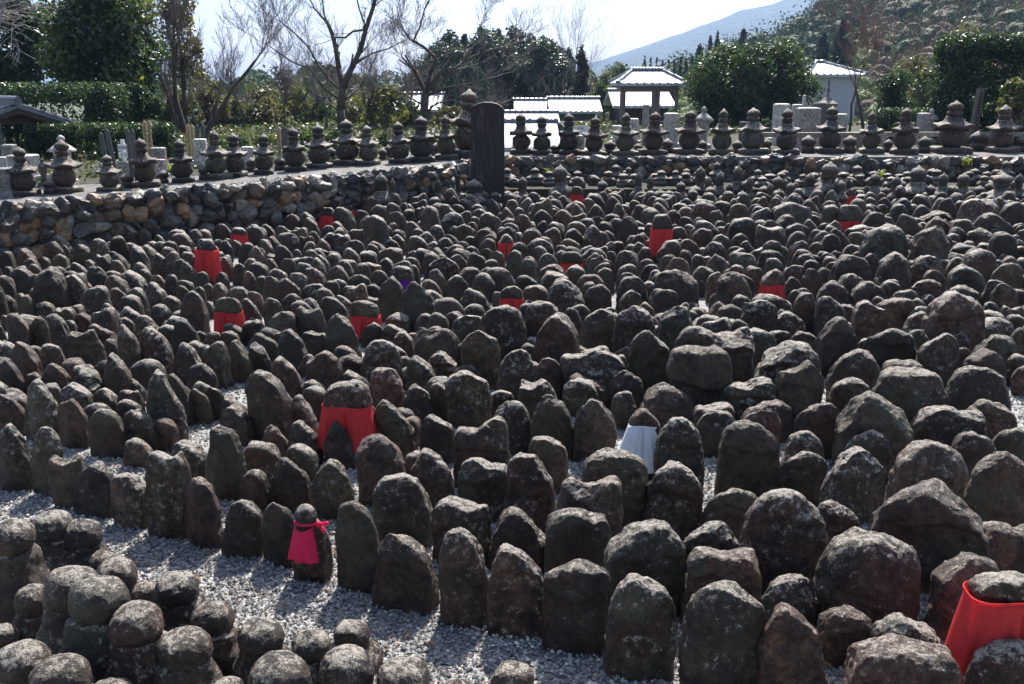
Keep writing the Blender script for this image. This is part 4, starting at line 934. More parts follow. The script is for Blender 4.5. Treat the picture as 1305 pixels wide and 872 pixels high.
# dark upright monument
def slab_monument():
    x, y = ground(622, 261); y = 21.4
    x = at_y(622, 232, y)[0]
    top = at_y(622, 130, y)[2]; w = px_size(42, y, 1.5); d = w * .42
    n = 12; V = []; F = []
    prof = [(-.5, .94), (-.46, .965), (-.3, .985), (-.12, 1.0), (.1, .998), (.3, .985), (.45, .955), (.5, .93)]
    for yy in (-d / 2, d / 2):
        V += [(-.5 * w * 1.03, yy, 0), (.5 * w * 1.03, yy, 0)] + [(px * w, yy, pz * top) for px, pz in prof[::-1]]
    m = 2 + len(prof); F = [tuple(range(m)), tuple(range(m, 2 * m))[::-1]] + [((i + 1) % m, i, m + i, m + (i + 1) % m) for i in range(m)]
    mm = MB(); mm.add(V, F)
    m_, nn_, l_, b_ = new_mat('streaked_dark_stone')
    tc = nn_.new('ShaderNodeTexCoord'); mp = nn_.new('ShaderNodeMapping'); mp.inputs['Scale'].default_value = (9, 9, 1.1); l_.new(tc.outputs['Object'], mp.inputs[0])
    a = noise_node(nn_, l_, mp.outputs[0], 1.6, 6, .7); r = ramp(nn_, [(.35, (.008, .005, .006)), (.55, (.022, .014, .015)), (.62, (.055, .042, .040)), (.74, (.22, .19, .18))]); l_.new(a.outputs[0], r.inputs[0])
    l_.new(r.outputs[0], b_.inputs['Base Color']); b_.inputs['Roughness'].default_value = .7
    o = mm.build('stone_monument', m_, None, loc=(x, y, 0)); bv = o.modifiers.new('edge', 'BEVEL'); bv.width = .02; bv.segments = 2
    tag(o, 'tall dark streaked stone slab monument standing where the two walls meet', 'monument')
    # small figure at its foot
    return x, y
mx_, my_ = slab_monument()

# ---------------------------------------------------------------- small figures in front of the back wall
def small_fig(seed):
    r = np.random.RandomState(seed); b = MB()
    bw = r.uniform(.25, .36)
    cw = r.uniform(.26, .34)
    b.lathe([(bw * .9, -.03), (bw * 1.0, .04), (bw * 1.0, .24), (bw * .72, .34), (bw * .62, .38), (cw, .42), (cw * 1.02, .47), (cw * .66, .55), (cw * .46, .63), (.13, .68)], 20, sq=4.5 if seed % 2 else 2.6)
    h = MB(); jw = r.uniform(.145, .185)
    h.lathe([(jw * .72, .66), (jw * .98, .71), (jw * .80, .755), (jw * .98, .80), (jw * 1.02, .86), (jw * .72, .94), (jw * .28, .98), (jw * .06, 1.02)], 18)
    t = thing('stone_figure', 'x', 'stone figure', (0, 0, 0), 0, 'small stone figures below the back wall')
    tone = (r.choice([0, .3, .7]), r.choice([0, .4]), r.rand(), 1)
    link('body', b.mesh('body', M_STONE, True, tone=tone, noise=(.035, 5)), t)
    link('head', h.mesh('head', M_STONE, True, tone=tone, noise=(.02, 7)), t)
    return t
SF = [small_fig(s) for s in range(40, 45)]
SFP = [(485, 221, 252, 28, 'hexagon-topped'), (500, 228, 250, 14, ''), (558, 228, 250, 14, ''), (604, 229, 258, 35, 'wide roofed'), (646, 214, 246, 20, ''), (666, 226, 248, 20, ''),
 (682, 214, 243, 20, ''), (700, 218, 240, 16, ''), (714, 211, 246, 30, 'seated'), (736, 218, 240, 18, ''), (768, 230, 250, 22, ''), (785, 210, 236, 18, ''), (793, 222, 244, 14, ''),
 (801, 213, 240, 15, ''), (814, 220, 248, 19, ''), (829, 225, 246, 15, ''), (843, 217, 248, 19, ''), (861, 217, 246, 17, ''), (875, 215, 244, 16, ''), (893, 213, 252, 22, ''), (903, 226, 254, 15, ''),
 (914, 207, 240, 17, ''), (918, 220, 252, 19, ''), (941, 212, 256, 24, ''), (956, 226, 256, 16, ''), (966, 216, 256, 18, ''), (992, 225, 256, 22, ''), (1000, 217, 250, 18, ''), (1033, 221, 256, 22, ''),
 (1023, 222, 250, 16, ''), (1058, 207, 262, 34, 'tall ridged'), (1093, 211, 248, 20, ''), (1082, 227, 248, 12, ''), (1116, 221, 252, 22, ''), (1105, 236, 256, 12, ''), (1129, 239, 262, 20, 'flat-capped'),
 (1143, 225, 256, 20, ''), (1171, 212, 264, 38, 'big round-headed'), (1194, 216, 248, 20, ''), (1203, 221, 258, 24, ''), (1229, 221, 262, 26, ''), (1243, 215, 252, 18, ''), (1283, 205, 240, 20, ''),
 (1279, 221, 262, 38, 'huge domed'), (1262, 233, 262, 20, ''), (1300, 222, 250, 18, ''), (1014, 232, 258, 16, ''), (930, 234, 256, 15, ''), (982, 234, 258, 15, '')]
SFP += [(u_, 228 + (u_ * 7 % 11), 264, 20 + (u_ * 3 % 7), '') for u_ in (868, 886, 905, 951, 974, 1008, 1044, 1072, 1149, 1186, 1216, 1249, 1272, 1295)]
first = set()
for i, (u, a, b, w, adj) in enumerate(sorted(SFP)):
    # they stand on the gravel: foot hidden, distance from the row just below the wall
    y = 22.75 + .9 * np.clip(1 - (a - 207) / 22, 0, 1) + rs.uniform(-.1, .1); z0 = .4
    if u < 640 or at_y(u, a, y)[2] - z0 < px_size(w, y) * 1.0: y = 21.9 - (i % 3) * .25 if u > 640 else 20.6 - (600 - u) * .008; z0 = 0
    P = at_y(u, a, y); h = P[2] - z0; ww = px_size(w, y) / .58
    k = rs.randint(5)
    if k not in first: r = SF[k]; first.add(k)
    else: r = dup(SF[k], (0, 0, 0))
    r.location = (P[0], y, z0); r.scale = (ww, ww, h); r.rotation_euler = (0, 0, rs.uniform(-.5, .5))
    near = min(range(len(RIGHTP)), key=lambda q: abs(RIGHTP[q][0] - u))
    side = 'left of' if u < RIGHTP[near][0] - 6 else 'right of' if u > RIGHTP[near][0] + 6 else 'straight below'
    if u < 640: lab = f'{adj or "small"} stone figure, {ORD[1 + sorted(q[0] for q in SFP).index(u)]} from the left below the walls, left of the dark monument'
    else: lab = f'{adj or "small"} stone figure, {ORD[1 + sorted(q[0] for q in SFP if q[0] > 640).index(u)] if u > 640 and sorted(q[0] for q in SFP if q[0] > 640).index(u) < 30 else ORD[len([q for q in SFP if q[0] >= u])] + " from the right,"} in the row below the back wall'
    if 'from the right' not in lab and u > 640: lab = lab.replace(' stone figure, ', ' stone figure, ').replace(' in the row below', ' right of the monument, below')
    r['label'] = lab; r['group'] = 'small stone figures below the back wall'
for q in SF + PROT: assert q['label'] != 'x', q

# ---------------------------------------------------------------- gravestones, lanterns, boards behind the walls
M_WOOD = simple_mat('grey_weathered_board', (0.10, 0.095, 0.095), 0.8, .3, 6, .3, .3, 0, (6, 6, .8))
M_PALEWOOD = simple_mat('fresh_pale_board', (0.42, 0.30, 0.17), 0.7, .2, 6, .2, .3, 0, (6, 6, .8))
M_INK = simple_mat('black_ink', (0.02, 0.02, 0.02), 0.7, .1, 5, 0)
M_BOARDWHITE = simple_mat('white_board', (0.75, 0.75, 0.73), 0.6, .05, 5, 0)
M_BROWNSTONE = simple_mat('brown_stone_post', (0.12, 0.10, 0.09), 0.9, .3, 20, .5)
def grave(u, v0, v1, w, label, mat=M_GRANITE, base=True, y=None, inscr=False, dome=False):
    x, yy = ground(u, v1, TZ) if y is None else (at_y(u, v1, y)[0], y)
    h = at_y(u, v0, yy)[2] - TZ; ww = px_size(w, yy, 1.2)
    t = thing('gravestone', label, 'gravestone', (x, yy, TZ), rs.uniform(-.15, .15), 'rectangular gravestones behind the walls')
    b = MB(); d = ww * .85
    b.lathe([(ww / 2 * 1.0, .0), (ww / 2, h * .96), (ww / 2 * .94, h * .985), (ww / 2 * (.4 if dome else .7), h)], 16, sq=9)
    o = link('shaft', b.mesh('shaft', mat, False, tone=(0, 0, rs.rand(), 1)), t)
    if base:
        b = MB(); b.box(-ww * .72, ww * .72, -ww * .65, ww * .65, -.12, min(.16, h * .2)); link('plinth', b.mesh('plinth', mat, False, tone=(0, 0, rs.rand(), 1)), t)
    if inscr:
        b = MB()
        for k in range(6):
            z = h * (.84 - k * .105)
            for q in range(3):
                xa = rs.uniform(-.14, .02) * ww; b.box(xa, xa + ww * rs.uniform(.08, .2), -ww / 2 - .006, -ww / 2 + .01, z - q * .028 * h, z - q * .028 * h + .009 * h)
            b.box(-.012 * ww, .02 * ww, -ww / 2 - .006, -ww / 2 + .01, z - .07 * h, z)
        link('inscription', b.mesh('inscription', M_BROWNSTONE), t)
    return t
G = [(9, 214, 250, 20, 'wide pale granite block lowest at the left edge'), (4, 200, 222, 15, 'pale granite block cut by the left edge, above the wide one'),
 (15, 184, 216, 16, 'upright granite post gravestone left of the first stone pagoda'), (33, 197, 230, 32, 'wide pale gravestone behind the first stone pagoda'),
 (161, 206, 232, 17, 'grey granite stone behind the white double signboard'), (204, 188, 222, 18, 'square granite gravestone right of the fourth left pagoda'),
 (206, 203, 226, 12, 'small pale stone block in front of the square gravestone'), (257, 177, 212, 16, 'granite gravestone with dark boards behind, between fifth and sixth left pagodas'),
 (317, 187, 214, 15, 'pale granite gravestone between the seventh and eighth left pagodas'), (136, 208, 232, 10, 'low pale stone behind the third left pagoda'),
 (806, 151, 186, 14, 'beige inscribed gravestone below the pavilion'), (822, 133, 183, 8, 'slim pointed stone post below the pavilion'), (854, 144, 190, 18, 'tall pale gravestone left of the clipped tree'),
 (993, 132, 183, 18, 'inscribed granite gravestone, leftmost of the cluster before the clipped tree'), (1013, 133, 182, 13, 'smaller gravestone behind the gap in the granite cluster'),
 (1027, 137, 188, 27, 'widest tallest granite gravestone in the cluster'), (1041, 131, 181, 16, 'brown-grey gravestone peeking behind the widest one'),
 (1069, 145, 188, 14, 'plain granite gravestone right of the cluster'), (946, 155, 186, 10, 'short round brown stone post between back pagodas'), (1021, 121, 182, 4, 'thin round stone post behind the cluster'),
 (1174, 144, 184, 14, 'shaded gravestone behind the white stone lantern'), (1264, 166, 192, 9, 'small stone block left of the last back pagoda'), (733, 172, 194, 22, 'plain low stone behind the white notice'),
 (786, 160, 184, 12, 'low grey stone left of the beige gravestone')]
for i, (u, a, b, w, lab) in enumerate(G):
    grave(u, a, b, w, lab, mat=M_BROWNSTONE if 'brown' in lab else M_GRANITE, inscr='inscribed' in lab, dome='post' in lab, base='post' not in lab)

def lantern(u, v0, v1, w, label, mat=M_GRANITE):
    x, y = ground(u, v1, TZ); h = at_y(u, v0, y)[2] - TZ; ww = px_size(w, y, 1.3) / 2
    t = thing('stone_lantern', label, 'stone lantern', (x, y, TZ)); tn = (0, .1, rs.rand(), 1)
    def part(nm, pr, n=20, sq=None): b = MB(); b.lathe([(r * ww, z * h) for r, z in pr], n, sq); link(nm, b.mesh(nm, mat, True if not sq else False, tone=tn, noise=(.006, 12)), t)
    part('base', [(.8, 0), (.8, .10), (.7, .12)], 16, 8); part('shaft', [(.5, .12), (.42, .3), (.46, .42), (.6, .48)]); part('fire_box', [(.5, .48), (.52, .66)], 16, 8)
    part('roof', [(.55, .66), (1.0, .67), (1.03, .70), (.7, .76), (.35, .83), (.2, .86)]); part('jewel', [(.14, .86), (.28, .90), (.27, .95), (.06, 1.0)])
lantern(84, 172, 236, 34, 'white stone lantern half hidden behind the second left pagoda')
lantern(895, 136, 190, 25, 'pale beige stone lantern behind the back pagodas left of the clipped tree')
lantern(1184, 138, 182, 27, 'white-capped stone lantern behind the back wall at right')
lantern(57, 202, 236, 17, 'small mushroom-capped lantern right of the first left pagoda', M_BROWNSTONE)
def tall_pagoda(u, v0, v1, w, label):
    x, y = ground(u, v1, TZ); h = at_y(u, v0, y)[2] - TZ; ww = px_size(w, y, 1.3) / 2
    t = thing('stone_tower', label, 'stone tower', (x, y, TZ)); tn = (.1, .2, rs.rand(), 1)
    def part(nm, pr, n=20, sq=None): b = MB(); b.lathe([(r * ww, z * h) for r, z in pr], n, sq); link(nm, b.mesh(nm, M_GRANITE, False, tone=tn, noise=(.008, 12)), t)
    part('base', [(1, 0), (1, .12), (.8, .14)], 16, 8); part('body', [(.55, .14), (.55, .42)], 16, 8)
    part('roof', [(.6, .42), (1, .44), (1.05, .50), (.6, .56), (.3, .62)], 20, 5); part('spire', [(.16, .62), (.2, .66), (.12, .7), (.17, .76), (.11, .82), (.14, .9), (.02, 1)], 12)
tall_pagoda(1052, 99, 165, 22, 'tall spired stone tower behind the granite cluster'); tall_pagoda(1204, 111, 170, 20, 'spired stone tower behind the tallest right pagoda')

def board(u, v0, v1, w, label, mat, lean=0, marks=False):
    x, y = ground(u, v1, TZ); h = at_y(u, v0, y)[2] - TZ; ww = px_size(w, y, 1.3)
    b = MB(); b.add([(-ww / 2, -.012, 0), (ww / 2, -.012, 0), (ww / 2, .012, 0), (-ww / 2, .012, 0)] + [(sx * ww / 2, yy, h * .94) for sx, yy in ((-1, -.012), (1, -.012), (1, .012), (-1, .012))]
                   + [(0, -.012, h), (0, .012, h)],
                   [(3, 2, 1, 0), (0, 1, 5, 8, 4), (2, 3, 7, 9, 6), (1, 2, 6, 5), (3, 0, 4, 7), (5, 6, 9, 8), (7, 4, 8, 9)])
    o = b.build('grave_board', mat, None, loc=(x, y, TZ), rz=rs.uniform(-.1, .1)); o.rotation_euler[1] = lean
    tag(o, label, 'wooden board', 'tall wooden grave boards')
    if marks:
        b = MB()
        for k in range(9):
            z = h * (.86 - k * .075)
            for q in range(3):
                xa = rs.uniform(-.3, 0) * ww; b.box(xa, xa + ww * rs.uniform(.15, .4), -.018, -.0135, z - q * .018 * h, z - q * .018 * h + .007 * h)
            b.box(-.05 * ww, .03 * ww, -.018, -.0135, z - .045 * h, z)
        link('writing', b.mesh('writing', M_INK), o)
B = [(3, 156, 205, 7, 'grey grave board cut by the left edge', 0, 0), (13, 155, 190, 8, 'grey grave board before the tiled shelter', 0, 0), (24, 167, 190, 5, 'shorter grey grave board before the shelter post', 0, 0),
 (137, 168, 215, 6, 'leftmost grey board against the clipped hedge, leaning left', 0, -1), (147, 164, 222, 6, 'long grey board left of the white signboard, leaning left', 0, -1),
 (169, 164, 234, 5, 'grey board of a close pair right of the signboard', 0, 0), (175, 164, 234, 5, 'right one of the close pair of grey boards by the signboard', 0, 0),
 (189, 153, 214, 5, 'fresh pale board, left of a pair above the fourth pagoda', 1, 0), (195, 153, 214, 4, 'fresh pale board, right of a pair above the fourth pagoda', 1, 0),
 (243, 158, 208, 5, 'fresh pale board, left of a pair by the granite stone', 1, 0), (248, 158, 208, 4, 'fresh pale board, right of a pair by the granite stone', 1, 0),
 (254, 158, 202, 5, 'dark board behind the granite stone', 0, 0), (261, 158, 202, 5, 'second dark board behind the granite stone', 0, 0),
 (357, 161, 206, 5, 'single fresh pale inscribed board left of the ninth pagoda', 1, 0), (365, 161, 215, 8, 'wide grey board beside the ninth left pagoda', 0, 0),
 (497, 162, 200, 6, 'pale board between the twelfth and thirteenth left pagodas', 1, 0)]
for u, a, b, w, lab, pale, ln in B: board(u, a, b, w, lab, M_PALEWOOD if pale else M_WOOD, -.10 if ln else 0, bool(pale))
# leaning inscribed stone post at the right
x, y = ground(1236, 190, TZ); h = at_y(1242, 112, y)[2] - TZ; ww = px_size(9, y, 1.4)
t = thing('stone_post', 'tall thin inscribed stone post leaning right before the ivy hedge', 'stone post', (x, y, TZ)); t.rotation_euler[1] = .07
b = MB(); b.lathe([(ww * .62, 0), (ww * .5, h * .02), (ww * .46, h)], 16, sq=9); link('shaft', b.mesh('shaft', M_BROWNSTONE), t)
b = MB()
for k in range(11):
    z = h * (.92 - k * .055)
    for q in range(3): b.box(-.22 * ww, .2 * ww * rs.uniform(.3, 1), -ww * .49 - .012, -ww * .47, z - q * .012 * h, z - q * .012 * h + .005 * h)
    b.box(-.03 * ww, .03 * ww, -ww * .49 - .012, -ww * .47, z - .03 * h, z)
link('inscription', b.mesh('inscription', M_INK), t)
# white double signboard, left
x, y = ground(161, 231, TZ); h = at_y(161, 178, y)[2] - TZ
t = thing('signboard', 'small white double signboard on a post before the clipped hedge', 'sign', (x, y, TZ))
b = MB(); b.box(-.03, .03, -.02, .02, 0, h); link('post', b.mesh('post', M_BOARDWHITE), t)
for k, (v0, v1, txt, u0, u1) in enumerate(((184, 192, 5, 151, 167), (193.5, 201, 2, 152, 168))):
    z1, z0 = at_y(161, v0, y)[2] - TZ, at_y(161, v1, y)[2] - TZ; xa = at_y(u0, v0, y)[0] - x; xb = at_y(u1, v0, y)[0] - x
    b = MB(); b.box(xa, xb, -.045, -.022, z0, z1); pn = link('panel', b.mesh('panel', M_BOARDWHITE), t)
    b = MB(); mid = (z0 + z1) / 2; L = (xb - xa)
    for c in range(txt):
        cx = xa + L * (.14 + c * (.72 / max(1, txt - 1)) * (1 if txt > 2 else .45) + (.12 if txt == 2 else 0)); e = (z1 - z0) * .17
        b.box(cx - e * .8, cx + e * .8, -.049, -.0455, mid + e * .7, mid + e); b.box(cx - e * .9, cx + e * .9, -.049, -.0455, mid - e * .2, mid + e * .1)
        b.box(cx - e * .15, cx + e * .15, -.0495, -.0455, mid - e, mid + e * 1.2); b.box(cx - e * .8, cx + e * .7, -.049, -.0455, mid - e, mid - e * .7)
    link('writing', b.mesh('writing', M_INK), pn)
# white notice right of the monument
x, y = ground(741, 186, TZ); t = thing('notice_board', 'white notice board with black characters behind the third and fourth back pagodas', 'sign', (x, y, TZ))
z1, z0 = at_y(741, 160, y)[2] - TZ, at_y(741, 171, y)[2] - TZ; ww = px_size(17, y, 1.3) / 2
b = MB(); b.box(-ww, ww, -.02, .0, z0, z1); pn = link('panel', b.mesh('panel', M_BOARDWHITE), t)
b = MB(); b.box(-ww * .8, -ww * .7, 0.001, .04, 0, z1); b.box(ww * .7, ww * .8, 0.001, .04, 0, z1); link('leg', b.mesh('leg', M_WOOD), t)
b = MB(); e = (z1 - z0) * .14; mid = z0 + (z1 - z0) * .62
for cx in (-ww * .45, ww * .1):
    b.box(cx - e, cx + e, -.024, -.0205, mid + e * .6, mid + e); b.box(cx - e * 1.2, cx + e * 1.2, -.024, -.0205, mid - e * .3, mid); b.box(cx - e * .2, cx + e * .2, -.0245, -.0205, mid - e, mid + e * 1.3)
b.box(0, ww * .5, -.024, -.0205, z0 + e, z0 + e * 1.4); link('writing', b.mesh('writing', M_INK), pn)
# stone kerb rail behind the right pagodas
b = MB(); b.box(0, 3.2, -.07, .07, .34, .46)
for q in (0, 1.05, 2.1, 3.06): b.box(q, q + .13, -.065, .065, 0, .345)
x, y = at_y(972, 150, 29)[0], 29.0; tag(b.build('stone_rail', M_GRANITE, loc=(x - 1.0, y - 2, TZ), rz=0, tone=(.2, 0, .3, 1)), 'low stone rail between the brown post and the granite cluster', 'stone rail')
b = MB(); b.box(0, 7.5, -.06, .06, .30, .42)
for q in np.arange(0, 7.5, 1.06): b.box(q, q + .13, -.055, .055, 0, .305)
tag(b.build('stone_rail', M_GRANITE, loc=(at_y(1075, 150, 28)[0], 28.0, TZ), tone=(.2, 0, .6, 1)), 'long low stone rail at the right behind the pagodas', 'stone rail')
# ---------------------------------------------------------------- foliage
def leaf_material(name, rough=.45, tr=.35, spec=.5):
    m, n, l, b = new_mat(name)
    at = n.new('ShaderNodeAttribute'); at.attribute_name = 'tone'
    l.new(at.outputs['Color'], b.inputs['Base Color']); b.inputs['Roughness'].default_value = rough; b.inputs['Specular IOR Level'].default_value = spec
    t = n.new('ShaderNodeBsdfTranslucent'); mul = mixc(n, l, 1.0, at.outputs['Color'], (1.6, 1.7, .7), 'MULTIPLY'); l.new(mul, t.inputs[0])
    mx = n.new('ShaderNodeMixShader'); mx.inputs[0].default_value = tr
    l.new(b.outputs[0], mx.inputs[1]); l.new(t.outputs[0], mx.inputs[2]); l.new(mx.outputs[0], n['Material Output'].inputs[0])
    return m
M_LEAF = leaf_material('glossy_leaves', .38, .35)
M_NEEDLE = leaf_material('needles', .7, .15, .2)
M_BARK = simple_mat('bark', (0.085, 0.070, 0.060), .9, .4, 12, .6, .2, 0, (1, 1, .3))
M_TWIG = simple_mat('grey_twigs', (0.19, 0.155, 0.14), .85, .25, 12, 0)
M_TWIGR = simple_mat('reddish_twigs', (0.22, 0.13, 0.11), .85, .25, 12, 0)
def leaves(name, C, Rr, n, size, cols, seed, mat=M_LEAF, flat=.0, up=.35):
    """n leaves in clumps: C (k,3) clump centres, Rr (k,3) or (k,) radii"""
    r = np.random.RandomState(seed); C = np.asarray(C, float); k = len(C)
    Rr = np.asarray(Rr, float); Rr = np.tile(Rr[:, None], (1, 3)) if Rr.ndim == 1 else Rr
    wgt = np.prod(Rr, 1) ** (2 / 3); ci = r.choice(k, n, p=wgt / wgt.sum())
    d = r.normal(size=(n, 3)); d /= np.linalg.norm(d, axis=1)[:, None]
    rad = r.uniform(.25, 1.0, n) ** .45
    P = C[ci] + d * Rr[ci] * rad[:, None]
    N = d * .8 + r.normal(size=(n, 3)) * .75 + (0, 0, up); N /= np.linalg.norm(N, axis=1)[:, None]
    T = np.cross(N, r.normal(size=(n, 3))); T /= np.linalg.norm(T, axis=1)[:, None]; B = np.cross(N, T)
    s = size * r.uniform(.6, 1.3, n)[:, None]
    V = np.stack([P - T * s, P - B * s * .45 + N * s * .12, P + T * s, P + B * s * .45 + N * s * .12], 1).reshape(-1, 3)
    F = np.arange(4 * n).reshape(n, 4)
    cols = np.array(cols); base = cols[r.randint(len(cols), size=k)][ci] * .6 + cols[r.randint(len(cols), size=n)] * .4
    c = base * r.uniform(.65, 1.35, (n, 1)); c = np.concatenate([c, np.ones((n, 1))], 1)
    return mesh_np(name, V, F, mat, False, tone=np.repeat(c, 4, 0))
def blob(c, rad, k, r0, seed, squash=None):
    """clump centres spread through an ellipsoid, uneven outline"""
    r = np.random.RandomState(seed); d = r.normal(size=(k, 3)); d /= np.linalg.norm(d, axis=1)[:, None]
    C = np.array(c) + d * np.array(rad) * (r.uniform(.15, 1, k) ** .4)[:, None] * .88
    return C, r.uniform(.6, 1.35, k) * r0
def branches(seed, root, h, spread, depth, r0, lean=(0, 0), twist=.35, nchild=3, limb=None, tn=4, minr=.004, upb=.25, ratio=.72):
    """recursive limbs; returns two MBs (thick wood, twigs)"""
    r = random.Random(seed); A, Tw = MB(), MB()
    def grow(p, d, L, rad, dep):
        segs = 3 if dep > 1 else 2
        for i in range(segs):
            d2 = np.array([d[0] + r.gauss(0, twist * .35), d[1] + r.gauss(0, twist * .35), d[2] + r.gauss(0, twist * .25) + upb * .12]); d2 /= np.linalg.norm(d2)
            q = p + d2 * L / segs; r1 = max(minr, rad * .84)
            (A if rad > .028 else Tw).tube(p, q, rad, r1, 6 if rad > .06 else tn if rad > .02 else 3, False)
            if dep > 0 and i < segs - 1 and r.random() < .75: kids(q, d2, L * .62, r1 * .5, dep - 1, 1)
            p, d, rad = q, d2, r1
        if dep > 0: kids(p, d, L * ratio, rad * .78, dep - 1, nchild)
    def kids(p, d, L, rad, dep, n):
        for _ in range(n):
            ax = np.array([r.gauss(0, 1), r.gauss(0, 1), r.gauss(0, .6)]); ax -= d * ax.dot(d); ax /= np.linalg.norm(ax) + 1e-6
            s = spread * r.uniform(.5, 1.15); nd = d * math.cos(s) + ax * math.sin(s) + np.array([0, 0, upb * .5]); nd /= np.linalg.norm(nd)
            grow(p, nd, L * r.uniform(.75, 1.15), rad * r.uniform(.75, 1), dep)
    if limb is None: grow(np.array(root, float), np.array([lean[0], lean[1], 1.0]), h, r0, depth)
    else:
        for pts_, ra, rb, dep in limb:
            m = len(pts_) - 1
            for i in range(m):
                a = np.array(pts_[i], float); b = np.array(pts_[i + 1], float); k0 = ra + (rb - ra) * i / m; k1 = ra + (rb - ra) * (i + 1) / m
                A.tube(a, b, k0, k1, 8, True); d = (b - a); L_ = np.linalg.norm(d); d = d / L_
                for q in range(2):
                    if dep > 0 and i > 0: kids(a + (b - a) * r.uniform(.2, 1), d, h * r.uniform(.5, .9), k1 * .38, dep - 1, 1)
            kids(b, d, h, k1 * .8, dep, 2)
    return A, Tw
def bare_tree(name, label, u, vb, y, zb, seed, h, spread, depth, r0, group=None, twig=None, cat='tree', **kw):
    x = at_y(u, vb, y)[0]
    A, Tw = branches(seed, (0, 0, 0), h, spread, depth, r0, **kw)
    t = thing(name, label, cat, (x, y, zb), 0, group)
    link('trunk', A.mesh('trunk', M_BARK, True), t); link('branches', Tw.mesh('branches', twig or M_TWIG, False), t)
    return t
def limb_px(pts_, y, dy=0.0):
    """limb through photo points at distance y (bending away by dy at its end)"""
    m = len(pts_) - 1
    return [at_y(u, v, y + dy * i / m) for i, (u, v) in enumerate(pts_)]
GREENS_DARK = [(.018, .040, .014), (.028, .058, .018), (.040, .075, .022), (.022, .046, .022)]
GREENS_MID = [(.045, .075, .022), (.065, .095, .03), (.05, .08, .03)]
OLIVE = [(.10, .105, .04), (.14, .13, .055), (.085, .085, .04), (.12, .09, .05)]
YELLOWG = [(.14, .17, .035), (.10, .14, .03), (.18, .19, .05)]
CONIF = [(.020, .038, .026), (.030, .050, .034), (.024, .044, .034)]
def leafy(name, label, u0, u1, v0, vb, y, zb, seed, cols, size, n, cat='tree', group=None, mat=M_LEAF, depth=None, k=40, trunk=True, r0=None, boxy=False, trunks=1, zlow=None):
    xa, xb = at_y(u0, v0, y)[0], at_y(u1, v0, y)[0]; zt = at_y(u0, v0, y)[2]; zl = at_y(u0, vb, y)[2] if zlow is None else zlow
    cx, w = (xa + xb) / 2, (xb - xa) / 2; cz, hz = (zt + zl) / 2, (zt - zl) / 2; d = depth or w
    t = thing(name, label, cat, (cx, y, zb), 0, group)
    r = r0 or min(w, hz) * .34
    if boxy:
        q = np.random.RandomState(seed); C = np.stack([q.uniform(-w, w, k), q.uniform(-d, d, k), q.uniform(zl - zb, zt - zb, k)], 1) * (1, 1, 1)
        ax = q.randint(0, 3, k)
        C[ax == 0, 0] = np.sign(C[ax == 0, 0]) * (w - r * .3); C[ax == 1, 1] = np.sign(C[ax == 1, 1]) * (d - r * .3); C[ax == 2, 2] = zt - zb - r * .5
        C[:, 2] = np.minimum(C[:, 2], zt - zb - r * .5); Rr = np.full(k, r)
    else: C, Rr = blob((0, 0, cz - zb), (w - r * .4, d - r * .4, hz - r * .3), k, r, seed)
    link('crown', leaves('crown', C, Rr, n, size, cols, seed + 1, mat), t)
    if trunk:
        A = MB(); q = random.Random(seed)
        for i in range(trunks):
            bx = q.uniform(-w * .5, w * .5) if trunks > 1 else 0; p = np.array((bx, q.uniform(-d, d) * .3 if trunks > 1 else 0, -.3)); rr = .05 * w + .07
            top = cz - zb + hz * .5
            for j in range(5):
                nx = p + (q.gauss(0, .12), q.gauss(0, .12), (top + .3) / 5); A.tube(p, nx, rr, rr * .82, 8, True); rr *= .82
                if j > 1:
                    for _ in range(2):
                        e = nx + (q.uniform(-1, 1) * w * .7, q.uniform(-1, 1) * d * .6, hz * q.uniform(.1, .5)); A.tube(nx, e, rr * .5, rr * .15, 5, True)
                p = nx
        link('trunk', A.mesh('trunk', M_BARK, True), t)
    return t
def conifer(label, u, v0, w, y, zb, seed, group, n=2600, size=.16, cols=CONIF, blunt=.0, vb=None, depthk=1):
    zt = at_y(u, v0, y)[2] - zb; x = at_y(u, v0, y)[0]; ww = px_size(w, y, 3) / 2
    q = np.random.RandomState(seed); k = 46; hz = np.linspace(.12, 1, k); prof = ((1 - hz) ** (.75 - blunt * .4)) * (1 + blunt * .3)
    a = q.uniform(0, 6.28, k); rad = ww * np.clip(prof, .03, 1) * q.uniform(.35, .8, k)
    C = np.stack([rad * np.cos(a), rad * np.sin(a), hz * zt * .97], 1); Rr = np.stack([ww * (.12 + .45 * prof), ww * (.12 + .45 * prof), np.full(k, zt * .05)], 1)
    t = thing('conifer', label, 'conifer tree', (x, y, zb), 0, group)
    link('crown', leaves('crown', C, Rr, n, size, cols, seed, M_NEEDLE), t)
    A = MB(); A.tube((0, 0, -.2), (0, 0, zt * .96), ww * .12 + .05, .03, 7); link('trunk', A.mesh('trunk', M_BARK, True), t)
    return t
LOW = -3.05
